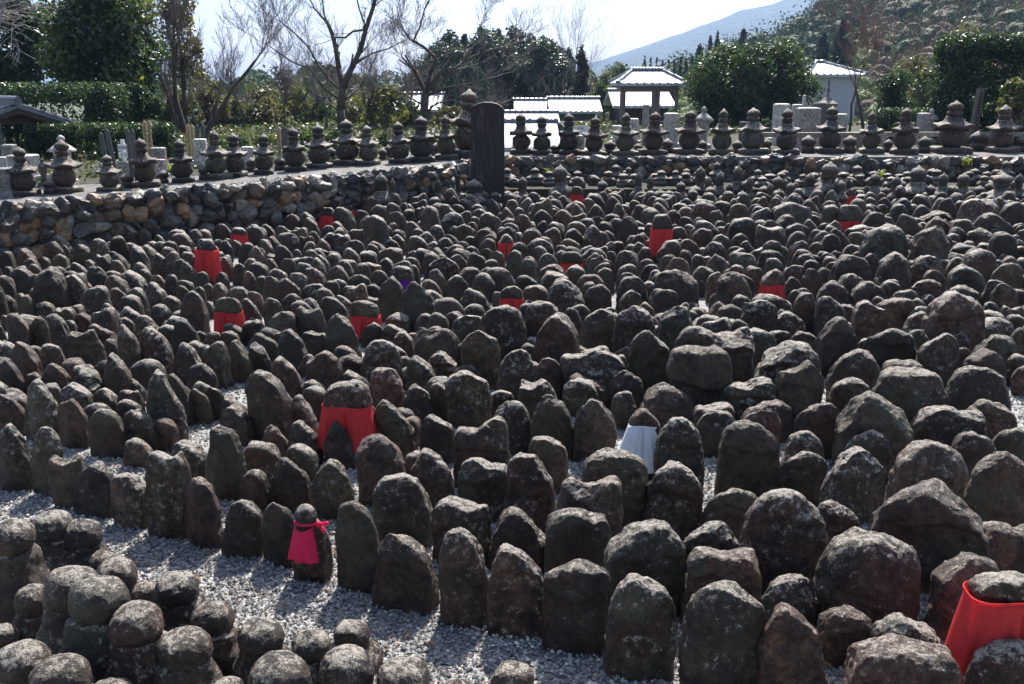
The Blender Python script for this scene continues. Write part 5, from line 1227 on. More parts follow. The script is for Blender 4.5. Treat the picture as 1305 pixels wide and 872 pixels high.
# big broadleaf evergreen at the left, trees behind it
leafy('evergreen_tree', 'big dark glossy evergreen tree above the clipped hedges at the left', 38, 205, -60, 172, 31, TZ, 11, GREENS_DARK + GREENS_DARK + YELLOWG, .10, 18000, k=95, r0=.50, trunks=5)  # yellow-green leaves sprinkled in as colour for light passing through the crown
leafy('evergreen_tree', 'dark tree mass at the far left edge behind the bare twigs', -70, 60, -60, 150, 36, TZ, 12, GREENS_DARK, .13, 9000, k=40, trunks=2)
leafy('evergreen_tree', 'brownish-leaved tree right of the big dark evergreen', 185, 262, -20, 110, 36, TZ, 13, OLIVE + [(.10, .06, .04)], .09, 2600, k=30, trunks=2)
leafy('shrub', 'glossy shrub at the foot of the big evergreen', 150, 205, 105, 165, 29, TZ, 14, GREENS_MID + GREENS_DARK, .07, 3500, 'shrub', k=26)
bare_tree('bare_tree', 'pale drooping bare tree at the left edge', -30, 120, 24, TZ, 61, 2.2, .75, 5, .10, nchild=3, upb=-.15, lean=(.35, 0), twig=simple_mat('pale_twigs', (.30, .27, .26), .8, .2, 10, 0))
bare_tree('bare_tree', 'slender bare tree rising behind the fifth left pagoda', 236, 165, 33, TZ, 5, 1.9, .42, 6, .10, nchild=2, upb=.5, group='bare trees behind the left wall')
bare_tree('bare_tree', 'second slender bare tree close beside it, left of the gap', 222, 160, 34, TZ, 6, 1.8, .40, 6, .08, nchild=2, upb=.5, group='bare trees behind the left wall')
bare_tree('bare_tree', 'bare tree leaning right behind the sixth left pagoda', 258, 165, 32, TZ, 8, 1.9, .40, 6, .10, nchild=2, upb=.35, lean=(.55, 0), group='bare trees behind the left wall')
# great forked bare tree: main limbs follow the photo
def forked(label, y, limbs, seed, h, depth):
    L = [(limb_px(p, y, dy), ra * .55, rb * .55, dep + 1) for p, dy, ra, rb, dep in limbs]
    x0, y0, z0 = L[0][0][0]; L = [([(a - x0, b - y0, c - TZ) for a, b, c in p], ra, rb, dep) for p, ra, rb, dep in L]
    A, Tw = branches(seed, None, h, .6, depth, .1, limb=L, upb=.35, nchild=2)
    t = thing('bare_tree', label, 'tree', (x0, y0, TZ)); link('trunk', A.mesh('trunk', M_BARK, True), t); link('branches', Tw.mesh('branches', M_TWIG, False), t)
forked('great forked bare tree with thick cut limbs against the white sky', 29, [
 ([(436, 200), (436, 165), (434, 140), (437, 112)], 0, .24, .20, 0), ([(437, 115), (432, 88), (428, 62), (424, 45), (417, 28)], .3, .15, .09, 2),
 ([(437, 115), (448, 88), (460, 62), (466, 38), (476, 8), (484, -25)], -.4, .16, .08, 3), ([(466, 38), (450, 40), (440, 48), (428, 48)], .2, .06, .04, 2),
 ([(436, 118), (418, 100), (405, 82), (393, 60), (375, 42), (358, 28)], .6, .07, .03, 3), ([(434, 128), (412, 112), (395, 88), (370, 78), (345, 60)], -.6, .06, .025, 3),
 ([(452, 80), (475, 68), (495, 62), (515, 52)], .5, .05, .02, 3), ([(466, 35), (458, 12), (452, -12)], .4, .05, .03, 2), ([(435, 145), (415, 128), (398, 118), (380, 102)], .8, .05, .02, 3),
 ([(438, 130), (458, 112), (470, 92), (480, 70)], .9, .05, .02, 3)], 9, .75, 3)
forked('broad bare tree with a stout trunk left of the dark monument', 31, [
 ([(538, 200), (539, 160), (542, 118)], 0, .26, .22, 0), ([(542, 120), (535, 100), (522, 84), (512, 72)], .5, .09, .04, 3), ([(544, 118), (548, 95), (556, 75), (540, 60), (522, 50), (514, 38)], -.5, .12, .05, 3),
 ([(527, 52), (535, 35), (541, 12), (550, -5)], .3, .06, .03, 3), ([(545, 115), (565, 98), (590, 80), (612, 68), (640, 60)], .6, .12, .04, 3), ([(543, 122), (570, 112), (598, 108), (625, 100)], -.7, .09, .03, 3),
 ([(540, 135), (518, 122), (500, 115), (480, 112)], .5, .06, .02, 3), ([(590, 82), (600, 60), (608, 40)], .3, .05, .02, 3), ([(541, 145), (556, 132), (575, 128), (590, 132)], -.6, .06, .02, 3)], 19, .72, 3)
# shrubs and small trees of the middle distance, left of the monument
MIDT = [(268, 92, 60, OLIVE), (300, 118, 60, OLIVE + GREENS_MID), (330, 102, 66, OLIVE), (352, 125, 50, YELLOWG + OLIVE), (378, 98, 60, OLIVE + GREENS_MID), (404, 112, 56, GREENS_MID), (462, 112, 60, YELLOWG + OLIVE),
        (490, 98, 60, OLIVE + YELLOWG), (520, 122, 44, GREENS_MID), (226, 112, 60, GREENS_MID + OLIVE), (575, 132, 60, OLIVE), (440, 128, 50, OLIVE)]
for i, (u, v, w, c) in enumerate(sorted(MIDT, key=lambda q: q[0])):
    leafy('leafy_shrub', f'{ORD[i + 1]} from the left of the sparse olive trees beyond the left wall', u - w / 2, u + w / 2, v, 178, 39 + (i * 37 % 9), TZ - .2, 100 + i, c, .10, 1500, group='sparse olive trees beyond the left wall', k=26, trunks=3)
    if i % 2 == 0:
        bare_tree('bare_bush', f'{ORD[i // 2 + 1]} from the left of the low twiggy bushes beyond the left wall', u + 12, 165, 37 + i % 3, TZ, 200 + i, 1.0, .55, 5, .05, nchild=3, upb=.3, group='low twiggy bushes beyond the left wall', cat='bush')
# low planting right behind the left pagodas
LB = [(215, 176, 40, 28.5), (300, 172, 50, 28), (345, 170, 46, 30), (390, 168, 50, 29), (425, 164, 44, 28), (462, 166, 50, 29), (500, 168, 44, 28.5), (530, 172, 46, 29), (562, 170, 50, 28.5), (598, 172, 40, 29), (640, 150, 26, 33), (250, 178, 44, 30)]
for i, (u, v, w, y) in enumerate(sorted(LB)):
    leafy('low_shrub', f'{ORD[i + 1]} from the left of the low shrubs right behind the left pagodas', u - w / 2, u + w / 2, v, 205, y, TZ - .02, 700 + i, [OLIVE, GREENS_MID + GREENS_DARK, GREENS_MID + YELLOWG][i % 3], .06, 1500, 'shrub', group='low shrubs right behind the left pagodas', k=24, trunk=False, depth=.6)
for i in range(9):
    u0 = 205 + i * 44
    leafy('low_shrub', f'{ORD[i + 1]} from the left of the bushes along the far garden edge', u0, u0 + 52, 148 + (i * 7 % 9), 185, 40 + (i % 3) * .5, TZ - .02, 760 + i, [OLIVE + GREENS_DARK, GREENS_MID + OLIVE, GREENS_DARK][i % 3], .09, 1500, 'shrub', group='bushes along the far garden edge', k=24, trunk=False, depth=.8)
# clipped hedges left
M_L = M_LEAF
leafy('clipped_hedge', 'tall dark clipped hedge behind the tiled shelter', -40, 148, 111, 162, 27.5, TZ, 31, GREENS_DARK, .055, 20000, 'hedge', boxy=True, k=260, r0=.30, depth=.8, trunk=False, zlow=TZ)
leafy('clipped_hedge', 'lower clipped hedge running behind the white signboard', 44, 212, 161, 210, 24.5, TZ, 32, GREENS_DARK + GREENS_MID[:1], .045, 20000, 'hedge', boxy=True, k=260, r0=.20, depth=.35, trunk=False, zlow=TZ)
leafy('clipped_hedge', 'low light green hedge behind the seventh to tenth pagodas', 280, 420, 174, 200, 29.5, TZ, 33, GREENS_MID + YELLOWG, .045, 6000, 'hedge', boxy=True, k=160, r0=.16, depth=.3, trunk=False, zlow=TZ)
# dark conifers behind the middle
for i, (u, v, w, y, bl) in enumerate([(572, 38, 40, 70, .9), (592, 43, 26, 74, .2), (612, 33, 26, 76, .2), (634, 38, 44, 72, .6), (655, 31, 46, 75, .7), (676, 42, 34, 72, .6), (692, 46, 26, 78, .1), (707, 54, 40, 70, .8),
                                      (548, 74, 50, 66, .9), (586, 66, 50, 64, .9), (725, 62, 20, 80, .3)]):
    conifer(f'{["round-topped first", "small pointed second", "sharp third", "broad fourth", "tallest broad fifth", "sixth", "thin pointed seventh", "ragged eighth", "low spreading", "low rounded", "last small"][i]} conifer of the dark clump behind the monument', u, v, w * 1.9, y, LOW, 300 + i, 'dark conifers behind the middle', 7000, .16, CONIF, bl)
leafy('evergreen_mass', 'dark rounded evergreen filling the gap between the fourth and fifth conifers', 590, 672, 40, 140, 71, LOW, 351, CONIF, .15, 18000, k=60, r0=1.0)
leafy('evergreen_mass', 'dark rounded evergreen under the right-hand conifers of the clump', 656, 728, 52, 140, 69, LOW, 352, CONIF + GREENS_DARK, .15, 15000, k=50, r0=.9)
leafy('evergreen_mass', 'dark spreading evergreen at the left foot of the conifer clump', 536, 608, 50, 140, 68, LOW, 353, CONIF, .15, 14000, k=50, r0=.9)
bare_tree('bare_tree', 'tall fine bare tree standing on the skyline right of the conifers', 740, 120, 62, LOW, 71, 3.4, .42, 6, .16, nchild=2, upb=.45)
conifer('dark narrow tree below the tall bare tree', 742, 60, 30, 60, LOW, 330, 'dark conifers behind the middle', 3000, .18, [(.03, .035, .03), (.045, .04, .035)], .7)
for i, (u, s_) in enumerate(((585, 14), (610, 5), (650, 8), (690, 11))):
    bare_tree('bare_tree', f'{ORD[i + 1]} from the left of the brown bare trees before the dark conifers', u, 140, 52 + i, LOW, 80 + s_, 2.4, .6, 5, .07, nchild=2, upb=.3, group='brown bare trees before the dark conifers')
GT = [(790, 76, 60, 90, GREENS_MID), (770, 108, 34, 62, YELLOWG + GREENS_MID), (820, 78, 40, 95, GREENS_MID + OLIVE), (770, 84, 44, 88, OLIVE + GREENS_MID), (850, 86, 40, 84, GREENS_MID)]
for i, (u, v, w, y, c) in enumerate(GT):
    leafy('round_tree', ['soft green tree left above the pavilion roof', 'light green bush left of the pavilion', 'olive green tree right above the pavilion roof', 'olive tree beside the dark narrow tree', 'green tree behind the pavilion ridge'][i],
          u - w / 2, u + w / 2, v, 140, y, LOW, 400 + i, c, .16, 3200, k=34)
for i in range(13):
    u = 822 + i * 7.6
    conifer(f'{ORD[i + 1]} from the left in the row of small pointed conifers beyond the pavilion', u, 71 + (i * 5 % 4), 10, 100, LOW, 450 + i, 'row of pointed conifers beyond the pavilion', 500, .22, CONIF, .1)
# clipped round tree, cone bush, ivy hedge, bare trees right
leafy('clipped_tree', 'huge dense clipped evergreen behind the granite cluster', 864, 1056, 51, 170, 40, TZ, 41, GREENS_DARK + GREENS_MID, .085, 34000, k=110, r0=.55, depth=2.2, zlow=TZ)
leafy('cone_bush', 'dark cone-shaped evergreen bush at the right', 1117, 1170, 84, 165, 33, TZ, 42, CONIF + GREENS_DARK, .05, 7000, 'bush', k=46, zlow=TZ)
leafy('ivy_hedge', 'tall square ivy-covered hedge at the right edge', 1212, 1345, 50, 140, 30, TZ, 43, GREENS_DARK, .06, 46000, 'hedge', boxy=True, k=420, r0=.36, depth=.7, trunks=2, zlow=TZ + .1)
leafy('clipped_hedge', 'low dark clipped hedge under the ivy hedge', 1120, 1262, 141, 168, 31, TZ, 44, GREENS_DARK, .05, 8000, 'hedge', boxy=True, k=150, r0=.2, depth=.4, trunk=False, zlow=TZ)
bare_tree('bare_tree', 'reddish bare tree left of a close pair before the white house', 1083, 160, 34, TZ, 91, 1.5, .48, 6, .05, nchild=2, upb=.45, twig=M_TWIGR)
bare_tree('bare_tree', 'reddish bare tree right of a close pair before the white house', 1102, 160, 33, TZ, 92, 1.6, .48, 6, .06, nchild=2, upb=.45, twig=M_TWIGR)
for i, (u, v, w, y, c) in enumerate([(1185, 80, 60, 40, GREENS_MID + OLIVE), (1205, 105, 40, 37, OLIVE), (1170, 62, 60, 48, OLIVE + [(.1, .05, .04)]), (1300, 100, 50, 27, YELLOWG + OLIVE), (1240, 20, 90, 50, OLIVE + [(.1, .05, .04)])]):
    leafy('leafy_shrub', ['green shrub behind the cone bush', 'low olive shrub between cone bush and ivy hedge', 'brownish tree above the cone bush', 'yellow-green shrub at the right edge', 'reddish-brown tree above the ivy hedge'][i],
          u - w / 2, u + w / 2, v, 165, y, TZ, 500 + i, c, .09, 2600, 'shrub', k=30, trunks=2)
# plants by the walls
def tuft(label, u, v, z, seed, y=None, s=.16):
    x, y = ground(u, v, z) if y is None else (at_y(u, v, y)[0], y)
    q = random.Random(seed); V, F = [], []
    for _ in range(34):
        a = q.uniform(0, 6.28); ll = s * q.uniform(.5, 1.2); w = .012; bx, by = q.gauss(0, .03), q.gauss(0, .03); n0 = len(V)
        px, py = math.cos(a + 1.57) * w, math.sin(a + 1.57) * w
        for j, (rr, hh) in enumerate(((0, 0), (.35, .75), (.9, .85))):
            ww = (1, 1.2, .2)[j]; V += [(bx + math.cos(a) * ll * rr + px * ww, by + math.sin(a) * ll * rr + py * ww, ll * hh), (bx + math.cos(a) * ll * rr - px * ww, by + math.sin(a) * ll * rr - py * ww, ll * hh)]
        F += [(n0, n0 + 1, n0 + 3, n0 + 2), (n0 + 2, n0 + 3, n0 + 5, n0 + 4)]
    o = link('leafy_plant', mesh_np('leafy_plant', V, F, M_LEAF, False, tone=(.20, .24, .03, 1)), None, (x, y, z)); tag(o, label, 'plant', 'small yellow-green plants by the walls')
for i, (u, v, z, lab, y) in enumerate([(700, 212, .55, 'small yellow-flowered tuft in the back wall right of the monument', 24.0), (1122, 212, .5, 'bright yellow-green leafy plant growing in the back wall', 23.95), (1042, 216, .45, 'small green tuft in the wall below the widest gravestone', 24.0),
        (1224, 190, TZ, 'tall yellow plant beside the leaning stone post', None), (838, 192, TZ, 'green tuft beside the sixth back pagoda', None), (218, 222, TZ, 'yellow flowers left of the fifth left pagoda', None), (1232, 206, .8, 'sprig in the wall under the stone post', 23.95)]):
    tuft(lab, u, v, z, 30 + i, y, .34 if 'tall' in lab else .2)

# ---------------------------------------------------------------- shelter, pavilion, houses
M_TILE = None
def tile_material(name, col):
    m, n, l, b = new_mat(name); tc = n.new('ShaderNodeTexCoord')
    w = n.new('ShaderNodeTexWave'); w.wave_type = 'BANDS'; w.bands_direction = 'X'; w.inputs['Scale'].default_value = 1.15; l.new(tc.outputs['Object'], w.inputs[0])
    nn = noise_node(n, l, tc.outputs['Object'], 2.0, 4, .6); r = ramp(n, [(.3, tuple(c * .8 for c in col)), (.7, tuple(c * 1.15 for c in col))]); l.new(nn.outputs[0], r.inputs[0])
    rw = ramp(n, [(0, g(.82)), (.3, g(1))]); l.new(w.outputs[0], rw.inputs[0])
    l.new(mixc(n, l, 1, r.outputs[0], rw.outputs[0], 'MULTIPLY'), b.inputs['Base Color']); b.inputs['Roughness'].default_value = .35
    bp = n.new('ShaderNodeBump'); bp.inputs['Distance'].default_value = .02; l.new(w.outputs[0], bp.inputs['Height']); l.new(bp.outputs[0], b.inputs['Normal'])
    return m
M_TILE = tile_material('pale_roof_tiles', (.50, .51, .53)); M_TILED = tile_material('dark_roof_tiles', (.14, .15, .18))
M_DARKWOOD = simple_mat('dark_timber', (.055, .035, .03), .8, .3, 8, .2); M_PLASTER = simple_mat('plaster', (.55, .56, .58), .9, .08, 4, .05)
M_GREYWALL = simple_mat('grey_boarding', (.10, .095, .10), .85, .2, 6, .1); M_BROWNPOST = simple_mat('brown_painted_post', (.26, .19, .17), .6, .1, 8, 0)
def house(name, label, u0, u1, vr, ve, y, zb, wallm, depth=5.0, hip=.0, tile=M_TILE, cat='house', openings=3, over=.35, posts=None):
    """ridge at row vr, near eave at row ve"""
    x0, _, _ = at_y(u0, ve, y); x1, _, ze = at_y(u1, ve, y); zr = at_y(u0, vr, y + depth / 2)[2]
    cx, w = (x0 + x1) / 2, (x1 - x0) / 2; t = thing(name, label, cat, (cx, y + depth / 2, zb)); ze -= zb; zr -= zb; d = depth / 2; th = .12
    hx = w - hip
    b = MB()
    for s in (-1, 1):
        P = [(-w, s * d, ze), (w, s * d, ze), (hx, 0, zr), (-hx, 0, zr)]
        if s > 0: P = [P[1], P[0], P[3], P[2]]
        b.hexa([(p[0], p[1], p[2] - th) for p in P] + P)
    if hip > .1:
        for s in (-1, 1): b.add([(s * w, -d, ze), (s * w, d, ze), (s * hx, 0, zr), (s * w, -d, ze - th), (s * w, d, ze - th), (s * hx, 0, zr - th)], [(0, 1, 2), (5, 4, 3), (0, 3, 4, 1)])
    rf = link('roof', b.mesh('roof', tile), t)
    b = MB(); b.tube((-hx - .05, 0, zr + .03), (hx + .05, 0, zr + .03), .11, .11, 8); 
    for s in (-1, 1):
        if hip > .1:
            for q in (-1, 1): b.tube((s * hx, 0, zr + .02), (s * w, q * d, ze + .03), .08, .08, 6)
    link('ridge', b.mesh('ridge', M_TILED), rf)
    b = MB(); nrow = int(2 * w / .30)
    for i in range(nrow): xx = -w + .15 + i * (2 * w - .3) / max(1, nrow - 1); b.tube((xx, -d - .01, ze - .02), (xx, -d + .12, ze + .02 + .1 * (zr - ze) / d), .06, .06, 6)
    link('eave_tiles', b.mesh('eave_tiles', M_TILE if tile is M_TILE else M_TILED), rf)
    if posts is None:
        ww, dd = w - over, d - over
        b = MB(); b.box(-ww, ww, -dd, dd, -.3, ze - .13 + 0); 
        if hip <= .1: b.add([(-ww, -dd, ze - .13), (-ww, dd, ze - .13), (-ww, 0, zr - .2), (ww, -dd, ze - .13), (ww, dd, ze - .13), (ww, 0, zr - .2)], [(0, 2, 1), (3, 4, 5)])
        link('wall', b.mesh('wall', wallm), t)
        for i in range(openings):
            xx = -ww + (i + .5) * 2 * ww / openings; b = MB(); hw = min(.7, ww / openings * .6)
            z0, z1 = ze * .35, ze * .78
            b.box(xx - hw, xx + hw, -dd - .03, -dd - .003, z0, z1); f = link('window', b.mesh('window', M_DARKWOOD), t)
            b = MB(); b.box(xx - hw + .06, xx - .03, -dd - .036, -dd - .0325, z0 + .06, z1 - .06); b.box(xx + .03, xx + hw - .06, -dd - .036, -dd - .0325, z0 + .06, z1 - .06); link('pane', b.mesh('pane', M_GREYWALL), f)
    else:
        for px_, py_ in posts:
            b = MB(); xx = at_y(px_, ve, y)[0] - cx; b.box(xx - .06, xx + .06, py_ - .06, py_ + .06, -.2, ze - .1); link('post', b.mesh('post', M_BROWNPOST), t)
        b = MB(); b.box(-w + .3, w - .3, -d + .3, -d + .45, ze - .32, ze - .14); b.box(-w + .3, w - .3, d - .45, d - .3, ze - .32, ze - .14)
        b.box(-w + .3, -w + .42, -d + .46, d - .46, ze - .32, ze - .14); b.box(w - .42, w - .3, -d + .46, d - .46, ze - .32, ze - .14); link('beam', b.mesh('beam', M_BROWNPOST), t)
    return t
house('pavilion', 'open pavilion with a hipped pale tile roof on slim brown posts', 787, 876, 90, 106, 42, TZ, M_BROWNPOST, 3.6, .8, posts=[(794, -1.35), (799, -.9), (835, -1.35), (842, -1.3), (849, .9), (865, -1.35)], cat='pavilion')
house('house', 'small grey house with a bright tiled roof left of the pavilion', 700, 768, 126, 142, 52, LOW, M_GREYWALL, 4.5, 0)
house('house', 'low house with a white gable roof behind the small grey house', 655, 706, 128, 143, 56, LOW, M_GREYWALL, 5, 0)
house('house', 'wide low roofed house directly right of the dark monument', 630, 714, 144, 156, 44, LOW, M_GREYWALL, 4.5, 0)
house('storehouse', 'big blank glaring roof just behind the first back pagodas', 634, 716, 156, 188, 29, LOW, M_GREYWALL, 7.0, 0, cat='storehouse')
house('house', 'dark timber house seen through the pavilion posts', 781, 862, 116, 135, 50, LOW, M_DARKWOOD, 5.5, 0)
house('house', 'white-walled house behind the reddish bare trees', 1030, 1106, 80, 95, 48, TZ - 1, M_PLASTER, 6, 1.2, openings=0)
house('house', 'pale roof showing behind the broad bare tree', 498, 562, 120, 140, 60, LOW, M_GREYWALL, 6, 0)
house('house', 'small bright roof among the trees below the conifers', 685, 735, 106, 118, 75, LOW, M_GREYWALL, 6, .8)
# tiled shelter at the left edge
x0 = at_y(-60, 160, 24)[0]; x1, _, ze = at_y(78, 158, 24); zr = at_y(20, 134, 24)[2]; xm = at_y(22, 134, 24)[0]
t = thing('shelter', 'small timber shelter with a dark tiled gable roof at the left edge', 'shelter', (xm, 24, TZ), R(48)); w = (x1 - xm) * 1.3; hz, hr2 = ze - TZ, zr - TZ
b = MB()
for s in (-1, 1):
    P = [(0, 0.0, hr2), (s * w, 0.0, hz), (s * w, 3.2, hz), (0, 3.2, hr2)]
    if s < 0: P = P[::-1]
    b.hexa([(p[0], p[1], p[2] - .07) for p in P] + P)
rf = link('roof', b.mesh('roof', M_TILED), t)
b = MB(); b.box(-.10, .10, -.06, 3.25, hr2 + .003, hr2 + .12); b.tube((0, -.08, hr2 + .14), (0, 3.25, hr2 + .14), .07, .07, 8); link('ridge', b.mesh('ridge', M_TILED), rf)
b = MB()
for k in range(13):
    yy_ = .06 + k * .25
    for s in (-1, 1): b.tube((s * .14, yy_, hr2 + .0), (s * w, yy_, hz + .02), .035, .035, 6)
link('roll_tiles', b.mesh('roll_tiles', M_TILED), rf)
b = MB()
for s in (-1, 1): b.hexa([(0, .02, hr2 - .2), (s * w * .96, .02, hz - .16), (s * w * .96, .08, hz - .16), (0, .08, hr2 - .2), (0, .02, hr2 - .075), (s * w * .96, .02, hz - .075), (s * w * .96, .08, hz - .075), (0, .08, hr2 - .075)])
link('bargeboard', b.mesh('bargeboard', M_DARKWOOD), t)
for sx_ in (-.62, .42):
    for sy in (.3, 2.9): b = MB(); b.box(sx_ * w - .06, sx_ * w + .06, sy - .06, sy + .06, 0, hz + .05); link('post', b.mesh('post', M_DARKWOOD), t)
b = MB(); b.box(-.8 * w, .7 * w, .26, .34, hz - .02, hz + .12); link('beam', b.mesh('beam', M_DARKWOOD), t)
# simple frame at far right
b = MB(); X = at_y(1284, 150, 27)[0]; b.box(-.05, .05, -.05, .05, 0, 1.15); b.box(1.1, 1.2, -.05, .05, 0, 1.15); b.box(-.35, 1.5, -.06, .06, 1.155, 1.23)
tag(b.build('timber_frame', M_DARKWOOD, loc=(X, 27, TZ)), 'low dark timber frame with a pale bar at the right edge', 'timber frame')

# ---------------------------------------------------------------- hills
def fbm(P, k=4):
    o = np.zeros(len(P)); a = 1.0
    for i in range(k): o += vnoise(P * 2 ** i + i * 11.1) * a; a *= .5
    return o
def ridge_mesh(name, y0, y1, pts_, zb, mat, nx=160, ny=40, rough=.05, ext=1.0):
    us = np.linspace(pts_[0][0], pts_[-1][0], nx); vv = np.interp(us, [p[0] for p in pts_], [p[1] for p in pts_]); V = []
    for j in range(ny):
        s = j / (ny - 1); y = y0 + (y1 - y0) * s
        for i in range(nx):
            zt = at_y(us[i], vv[i], y1)[2]; x = at_y(us[i], 100, y)[0]; V.append((x, y, zb + (zt - zb) * (s ** 1.15)))
    V = np.array(V); V[:, 2] += fbm(V * (6.0 / (y1 - y0 + 1)), 5) * (V[:, 2] - zb) * rough
    F = [(j * nx + i, j * nx + i + 1, (j + 1) * nx + i + 1, (j + 1) * nx + i) for j in range(ny - 1) for i in range(nx - 1)]
    # far side falls away again, so the hill has a back
    k = len(V); B = V[-nx:].copy(); B[:, 1] += (y1 - y0) * .8; B[:, 2] = zb; V = np.concatenate([V, B]); F += [((ny - 1) * nx + i, (ny - 1) * nx + i + 1, k + i + 1, k + i) for i in range(nx - 1)]
    return V, F
def forest_material(name, cols, scale):
    m, n, l, b = new_mat(name); tc = n.new('ShaderNodeTexCoord')
    a = noise_node(n, l, tc.outputs['Object'], scale, 6, .7); r = ramp(n, [(.3, cols[0]), (.5, cols[1]), (.7, cols[2])]); l.new(a.outputs[0], r.inputs[0]); l.new(r.outputs[0], b.inputs['Base Color'])
    v = n.new('ShaderNodeTexVoronoi'); v.inputs['Scale'].default_value = scale * 6; l.new(tc.outputs['Object'], v.inputs[0]); bp = n.new('ShaderNodeBump'); bp.invert = True; bp.inputs['Distance'].default_value = 1 / scale * .2
    l.new(v.outputs[0], bp.inputs['Height']); l.new(bp.outputs[0], b.inputs['Normal']); b.inputs['Roughness'].default_value = .95
    return m
V, F = ridge_mesh('mountain', 1100, 2400, [(560, 100), (700, 92), (765, 76), (800, 64), (835, 52), (868, 42), (900, 28), (940, 12), (975, 6), (1010, -4), (1060, -20), (1150, -40), (1300, -60), (1700, -60)], LOW, None, rough=.06)
mo = link('mountain', mesh_np('mountain', V, F, forest_material('mountain_forest', [(.02, .035, .02), (.035, .05, .025), (.06, .065, .035)], .012), True)); tag(mo, 'blue hazy wooded mountain beyond the houses', None, kind='structure')
HL = [(860, 122), (905, 110), (945, 94), (985, 76), (1025, 54), (1060, 30), (1110, 4), (1200, -30), (1350, -60), (1700, -70)]
V, F = ridge_mesh('hillside', 75, 210, HL, LOW, None, rough=.004)
tag(link('hillside', mesh_np('hillside', V, F, simple_mat('hill_floor', (.045, .036, .025), .95, .4, .4, .2), True)), 'wooded hillside rising at the right', None, kind='structure')
# the wood on it: many crowns that read as one mass
q = np.random.RandomState(3); C, Rr, Cc = [], [], []
ncl = 2000; idx = q.randint(0, 160 * 40, ncl)
for i in idx:
    p = V[i] + (q.normal(0, 2), q.normal(0, 2), 0); u = 652.5 + FPX * p[0] / p[1]; rr = q.uniform(1.3, 2.8) * (.7 + p[1] / 250)
    C.append(p + (0, 0, rr * .9)); Rr.append((rr, rr, rr * 1.1))
    side = fbm(np.array([[p[0] * .02, p[1] * .012, 3.3]]), 3)[0]
    if u > 1090 and q.rand() < .55: Cc.append((.11, .075, .058))
    elif side > .1 and u < 1110: Cc.append((.13, .16, .06))
    else: Cc.append((.03, .05, .022) if q.rand() < .6 else (.05, .075, .03))
C = np.array(C); Rr = np.array(Rr); Cc = np.array(Cc); me_parts = []
n = 360000; r_ = np.random.RandomState(4); ci = r_.randint(len(C), size=n); d = r_.normal(size=(n, 3)); d /= np.linalg.norm(d, axis=1)[:, None]
P = C[ci] + d * Rr[ci] * (.38 + .75 * r_.uniform(0, 1, n))[:, None]; N = d * .5 + r_.normal(size=(n, 3)) * .9; N /= np.linalg.norm(N, axis=1)[:, None]
T = np.cross(N, r_.normal(size=(n, 3))); T /= np.linalg.norm(T, axis=1)[:, None]; Bt = np.cross(N, T); s_ = (.0015 * P[:, 1] * r_.uniform(.7, 1.4, n))[:, None]
red_ = (Cc[ci][:, 0] > Cc[ci][:, 1] * 1.2)[:, None]; T = np.where(red_, T * (.4, .4, 1) + d * (.5, .5, .4) + (0, 0, .5), T); asp = np.where(red_, .09, .6); s_ = np.where(red_, s_ * 2.6, s_)
Vq = np.stack([P - T * s_, P - Bt * s_ * asp, P + T * s_, P + Bt * s_ * asp], 1).reshape(-1, 3); cc = Cc[ci] * r_.uniform(.6, 1.4, (n, 1)); cc = np.repeat(np.concatenate([cc, np.ones((n, 1))], 1), 4, 0)
def cores(C, Rr, Cc, seed):
    D, F = cubesphere(6); V = D[None] * Rr[:, None, :] * .5 + C[:, None, :]; V = V.reshape(-1, 3); V += noise_vec(V * 1.1 + seed) * .4
    F = (F[None] + (np.arange(len(C)) * len(D))[:, None, None]).reshape(-1, 4); c_ = np.repeat(np.concatenate([Cc, np.ones((len(C), 1))], 1), len(D), 0)
    c_[:, :3] *= (1 + .35 * vnoise(V * 2.2))[:, None]
    return V, F, c_
def with_cores(Vq, cc, C, Rr, Cc, seed):
    V2, F2, c2 = cores(C, Rr, Cc, seed); m_ = len(Vq); return np.concatenate([Vq, V2]), np.concatenate([np.arange(m_).reshape(-1, 4), F2 + m_]), np.concatenate([cc, c2])
VV, FF, CCc = with_cores(Vq, cc, C, Rr, Cc, 5)
tag(link('hillside_wood', mesh_np('hillside_wood', VV, FF, M_NEEDLE, False, tone=CCc)), 'mixed wood of dark, bamboo-green and reddish trees on the right hillside', 'wood', kind='stuff')
for i, (u, v, w, y) in enumerate([(948, 34, 22, 130), (962, 47, 16, 135), (906, 45, 14, 140), (915, 42, 14, 142), (892, 55, 18, 120), (1050, 42, 22, 110), (1075, 25, 26, 100)]):
    zb = LOW + 2 if u < 1000 else 3
    conifer(['tall dark conifer on the left shoulder of the hill', 'smaller conifer beside the tall one on the shoulder', 'small pointed conifer on the low skyline', 'twin pointed conifer on the low skyline', 'dark rounded conifer left of the hill shoulder',
             'dark conifer at the edge of the bamboo slope', 'dark conifer before the reddish wood'][i], u, v, w, y, zb, 600 + i, 'conifers on the hill shoulder', 1600, .3, CONIF, .4)
